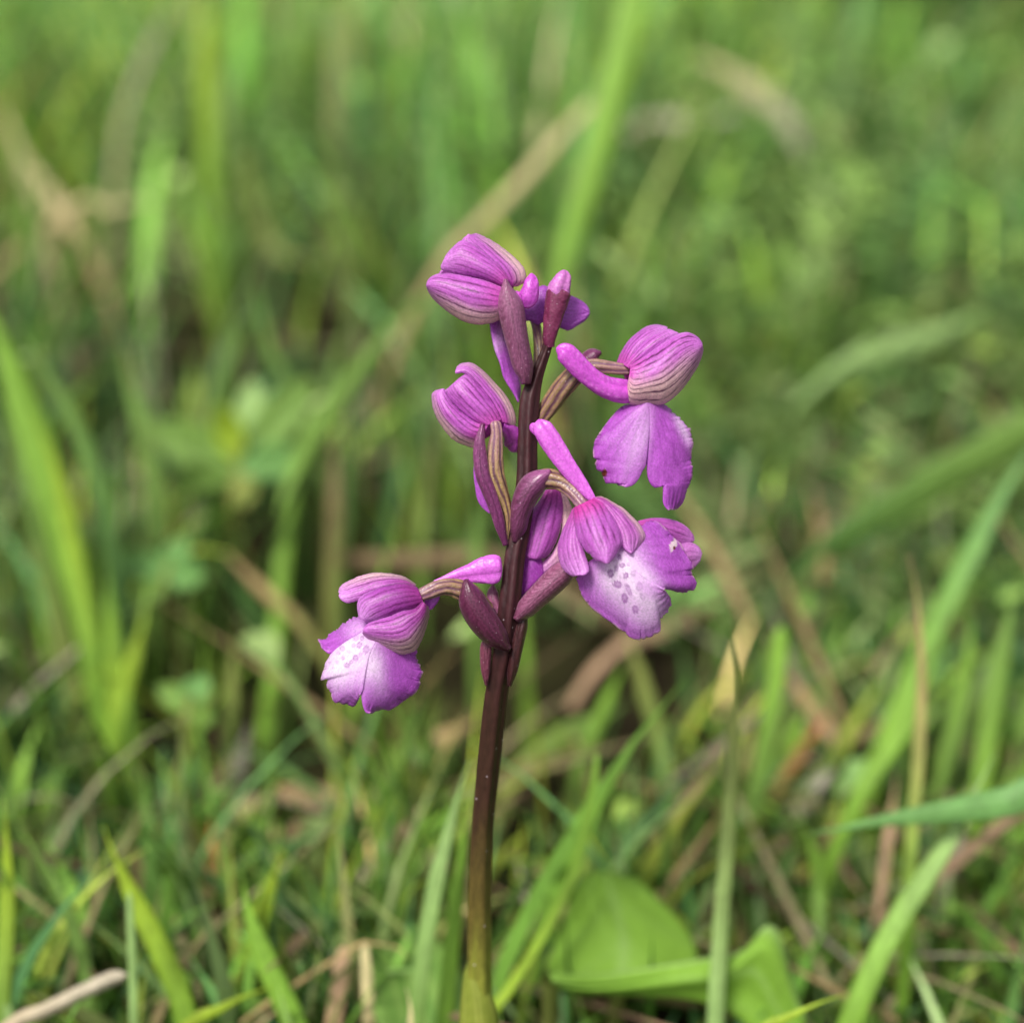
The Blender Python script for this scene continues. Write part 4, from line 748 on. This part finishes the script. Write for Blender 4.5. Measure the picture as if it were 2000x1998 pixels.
# bare, shaded hollows between the tufts (x, y, half widths in mm)
HOLLOWS = []
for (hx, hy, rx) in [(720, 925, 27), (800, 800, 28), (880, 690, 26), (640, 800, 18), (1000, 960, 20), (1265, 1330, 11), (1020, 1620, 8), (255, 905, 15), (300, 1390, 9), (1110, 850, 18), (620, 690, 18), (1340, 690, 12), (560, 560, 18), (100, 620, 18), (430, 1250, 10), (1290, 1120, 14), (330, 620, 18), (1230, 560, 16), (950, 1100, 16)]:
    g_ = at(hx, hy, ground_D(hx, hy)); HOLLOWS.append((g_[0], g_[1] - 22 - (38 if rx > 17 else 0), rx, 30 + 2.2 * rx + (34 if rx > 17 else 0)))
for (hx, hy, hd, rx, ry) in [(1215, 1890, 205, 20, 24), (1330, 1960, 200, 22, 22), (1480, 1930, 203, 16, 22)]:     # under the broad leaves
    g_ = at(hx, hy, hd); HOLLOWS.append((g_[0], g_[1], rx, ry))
def hollow(x, y):
    m = np.zeros(len(x), bool)
    for (cx, cy, rx, ry) in HOLLOWS: m |= ((x - cx) / rx) ** 2 + ((y - cy) / ry) ** 2 < 1
    return m
def scatter(n, y0, y1, spread, pw=1.0):
    y = y0 + (y1 - y0) * rng.random(n) ** pw
    hw = (y + 170) * spread + 40
    x = rng.uniform(-1, 1, n) * hw
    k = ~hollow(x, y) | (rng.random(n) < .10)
    return x[k], y[k]

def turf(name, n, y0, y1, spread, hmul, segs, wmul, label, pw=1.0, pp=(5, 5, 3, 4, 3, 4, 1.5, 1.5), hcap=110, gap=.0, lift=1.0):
    x, y = scatter(n, y0, y1, spread, pw); n = len(x)
    q = patch_noise(x, y)
    k = (q > -.12) | (rng.random(n) > gap); x, y, q = x[k], y[k], q[k]; n = len(x)
    s = np.maximum(y, 0)
    rightness = sstep(.02, .22, x / (y + 170))
    h = (17 + .105 * s) * (1 + .35 * q) * rng.lognormal(0, .34, n) * hmul * (1.2 - .6 * rightness)
    h = np.clip(h, 10, hcap)
    wd = rng.lognormal(.62, .42, n) * wmul
    base = np.stack([x, y, np.zeros(n) - 2], 1)
    c = pick(n, pp)
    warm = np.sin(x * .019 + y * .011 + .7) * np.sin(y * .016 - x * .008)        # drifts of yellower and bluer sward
    c = c * np.stack([1 + .16 * warm, 1 + .04 * warm, 1.0 - .2 * warm], 1) * (lift * (1 + .5 * sstep(250, 900, y)))[:, None]  # lift rises with distance: the brighter, hazier far field is painted into the blade colour
    return ribbons(name, base, h, wd, rng.uniform(0, 2 * np.pi, n), np.abs(rng.normal(.18, .18, n)), rng.uniform(.1, 1.5, n), c, segs, M_GRASS, label, 'grass')

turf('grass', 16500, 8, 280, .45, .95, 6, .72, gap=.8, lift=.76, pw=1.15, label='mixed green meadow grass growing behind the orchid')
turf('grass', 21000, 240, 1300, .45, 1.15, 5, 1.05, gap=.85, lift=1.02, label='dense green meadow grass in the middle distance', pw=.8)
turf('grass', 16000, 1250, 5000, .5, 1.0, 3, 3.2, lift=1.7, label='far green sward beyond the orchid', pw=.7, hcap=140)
# short turf around and in front of the plant, under the lens and to the sides
nn = 16000
a = rng.uniform(0, 2 * np.pi, nn); rr = 22 + 900 * rng.random(nn) ** .8
x, y = rr * np.cos(a), rr * np.sin(a) - 20
k = (y < 18) | (np.abs(x) > (y + 170) * .45 + 40); x, y = x[k], y[k]; nn = len(x)
ribbons('grass', np.stack([x, y, np.zeros(nn) - 2], 1), np.clip(rng.lognormal(3.1, .3, nn), 8, 34), rng.uniform(1.2, 2.6, nn), rng.uniform(0, 6.28, nn), np.abs(rng.normal(.3, .2, nn)), rng.uniform(.2, 1.5, nn), pick(nn, (5, 5, 3, 4, 3, 4, 2, 2)), 4, M_GRASS, 'short green turf around the foot of the orchid', 'grass')

# the same sward to either side of the view
x = rng.uniform(-1, 1, 42000) * 1500; y = -100 + 1700 * rng.random(42000)
k = np.abs(x) > (y + 170) * .45 + 40; x, y = x[k], y[k]; nn = len(x)
ribbons('grass', np.stack([x, y, np.zeros(nn) - 2], 1), np.clip((20 + .06 * np.hypot(x, y)) * rng.lognormal(0, .34, nn), 10, 110), rng.lognormal(.62, .42, nn) * 1.5, rng.uniform(0, 6.28, nn), np.abs(rng.normal(.2, .18, nn)), rng.uniform(.1, 1.5, nn), pick(nn, (5, 5, 3, 4, 3, 4, 1.5, 1.5)) * np.array([.9, .9, .74]), 4, M_GRASS, 'green meadow sward spreading out to both sides', 'grass')

# dead litter: straws lying and leaning low in the turf
n = 1700
x, y = scatter(n, 14, 1000, .45, 1.2); n = len(x)
dpal = np.stack([G['tan'], G['straw'], G['pink'], G['brown'], G['grey']])
ribbons('dead_grass', np.stack([x, y, rng.uniform(0, 10, n) + .02 * y], 1), rng.uniform(20, 60, n), rng.uniform(.6, 2.0, n), rng.uniform(0, 6.28, n), rng.uniform(.9, 1.5, n), rng.uniform(-.2, .5, n), dpal[rng.integers(0, 5, n)] * rng.uniform(.35, .9, (n, 1)), 4, M_DRY, 'tan dead grass litter lying in the turf', 'dead grass')

# vetch: stems set with pairs of small leaflets
def vetch(n, y0, y1, label, hm=1.0, xf=None, spread=.42):
    x, y = scatter(n, y0, y1, spread, .9); n = len(x)
    if xf is not None:
        k = xf(x, y); x, y = x[k], y[k]; n = len(x)
    J = 12
    h = (24 + .10 * y) * rng.lognormal(0, .25, n) * hm; h = np.clip(h, 14, 100)
    la = rng.uniform(0, 6.28, n); lean = rng.uniform(.1, .8, n); curl = rng.uniform(.2, 1.2, n)
    t = np.linspace(.15, 1, J)
    ang = lean[:, None] + curl[:, None] * t
    ds_ = h[:, None] / J
    z = np.cumsum(np.cos(ang) * ds_, 1); r = np.cumsum(np.sin(ang) * ds_, 1)
    hor = np.stack([np.cos(la), np.sin(la), 0 * la], 1); sd_ = np.stack([-np.sin(la), np.cos(la), 0 * la], 1)
    C = np.stack([x, y, 0 * x], 1)[:, None] + r[..., None] * hor[:, None] + z[..., None] * np.array([0, 0, 1.0])
    T = np.sin(ang)[..., None] * hor[:, None] + np.cos(ang)[..., None] * np.array([0, 0, 1.0])
    VV = []; CC = []
    cb = np.stack([lin(110, 146, 80), lin(132, 164, 84), lin(150, 172, 108), lin(92, 124, 66)])[rng.integers(0, 4, n)]
    for sgn in (-1, 1):
        d = sgn * sd_[:, None] * .85 + T * .5 + rng.normal(0, .25, C.shape)
        d /= np.linalg.norm(d, axis=-1, keepdims=True)
        wv = np.cross(d, T + rng.normal(0, .3, C.shape)); wv /= np.linalg.norm(wv, axis=-1, keepdims=True)
        wv = np.cross(d, wv)
        ll = rng.uniform(6, 11, (n, J, 1)) * (1 + .0006 * y)[:, None, None]; lw = ll * .13
        VV.append(np.stack([C, C + d * ll * .5 + wv * lw, C + d * ll, C + d * ll * .5 - wv * lw], 2))
        CC.append(np.broadcast_to((.8 * cb[:, None] * rng.lognormal(0, .35, (n, 1, 1)) * rng.uniform(.8, 1.2, (n, J, 1)))[:, :, None], (n, J, 4, 3)))
    V = np.concatenate([a_.reshape(-1, 3) for a_ in VV]); Cc = np.concatenate([a_.reshape(-1, 3) for a_ in CC])
    F = np.arange(len(V)).reshape(-1, 4)
    o = link('vetch', mesh('vetch', V * MM, F, Cc, smooth=False), M_GRASS)
    tag(o, label, 'vetch', kind='stuff')
vetch(900, 120, 900, 'feathery small-leaved vetch mixed through the grass')
vetch(450, 120, 500, 'bluish feathery vetch thicket behind the right flowers', 1.15, lambda x, y: (x > 0) & (x < (y + 170) * .25))

# ------------------------------------------------------------------ low dark shrub at the far right
def shrub(cx, cy, rad, hgt, n, label):
    root = bpy.data.objects.new('shrub', None); col.objects.link(root); root.location = (cx * MM, cy * MM, 0); tag(root, label, 'shrub')
    V = []; 
    for k in range(16):
        a = rng.uniform(0, 6.28); r1 = rad * rng.uniform(.3, .9); t = np.linspace(0, 1, 8)[:, None]
        end = np.array([math.cos(a) * r1, math.sin(a) * r1, hgt * rng.uniform(.6, 1)])
        cl = end * t + np.array([0, 0, hgt * .2]) * np.sin(np.pi * t)
        th = np.linspace(0, 2 * np.pi, 6, endpoint=False)
        V.append((cl[:, None] + (5 * (1 - .8 * t))[:, None] * np.stack([np.cos(th), np.sin(th), 0 * th], 1)[None]).reshape(-1, 3))
    F = np.concatenate([grid_faces(8, 6, True) + k * 48 for k in range(16)])
    VV = np.concatenate(V)
    link('trunk', mesh('trunk', VV * MM, F, np.broadcast_to(G['brown'] * .5, (len(VV), 3))), M_DRY, root)
    d = rng.normal(0, 1, (n, 3)); d /= np.linalg.norm(d, axis=1)[:, None]
    lob = 1 + .25 * np.sin(d[:, 0] * 5 + 1) * np.sin(d[:, 1] * 4) + .15 * np.sin(d[:, 2] * 9)
    C = d * (rng.random((n, 1)) ** .4) * lob[:, None] * np.array([rad, rad, hgt * .5]) + np.array([0, 0, hgt * .55])
    a = rng.normal(0, 1, (n, 3)); a /= np.linalg.norm(a, axis=1)[:, None]
    b = np.cross(a, rng.normal(0, 1, (n, 3))); b /= np.linalg.norm(b, axis=1)[:, None]
    ll = rng.uniform(10, 20, (n, 1))
    Q = np.stack([C - a * ll, C + b * ll * .4, C + a * ll, C - b * ll * .4], 1).reshape(-1, 3)
    cc = np.repeat(lin(58, 72, 40) * rng.uniform(.4, 1.1, (n, 1)), 4, 0)
    link('crown', mesh('crown', Q * MM, np.arange(4 * n).reshape(-1, 4), cc, smooth=False), M_GRASS, root)
shrub(300, 850, 170, 240, 2600, 'low dark shrub in the far corner beyond the turf')

# broad low herb leaves scattered through the turf
def low_leaves(n, label):
    x, y = scatter(n, 40, 900, .42, .9); n = len(x)
    nu, nv = 7, 3
    u = np.linspace(0, 1, nu); v = np.array([-1, 0, 1.0])
    la = rng.uniform(0, 6.28, n); el = rng.uniform(.1, 1.1, n); L = rng.uniform(6, 12, n) * (1 + .0008 * y); W = L * rng.uniform(.18, .34, n)
    hor = np.stack([np.cos(la), np.sin(la), 0 * la], 1); up = np.array([0, 0, 1.0]); sd_ = np.stack([-np.sin(la), np.cos(la), 0 * la], 1)
    base = np.stack([x, y, rng.uniform(2, 20, n) + .05 * y], 1)
    a = el[:, None] - 1.1 * u[None]
    r = np.cumsum(np.cos(a), 1) / nu * L[:, None]; z = np.cumsum(np.sin(a), 1) / nu * L[:, None]
    C = base[:, None] + r[..., None] * hor[:, None] + z[..., None] * up
    w_ = W[:, None] * np.sin(np.pi * np.clip(u * .92 + .06, 0, 1))[None]
    V = C[:, :, None] + (w_[..., None] * v)[..., None] * sd_[:, None, None] + (w_[..., None] * np.abs(v) * .3)[..., None] * up
    F = (grid_faces(nu, nv)[None] + (np.arange(n) * nu * nv)[:, None, None]).reshape(-1, 4)
    pl = np.stack([lin(112, 146, 66), lin(110, 142, 80), lin(140, 166, 76), lin(146, 170, 104)])
    c = pl[rng.integers(0, 4, n)] * rng.lognormal(0, .35, (n, 1))
    o = link('herb_leaves', mesh('herb_leaves', V.reshape(-1, 3) * MM, F, np.repeat(c, nu * nv, 0)), M_LEAF)
    tag(o, label, 'herbs', kind='stuff')
low_leaves(350, 'small oval herb leaves scattered through the turf')
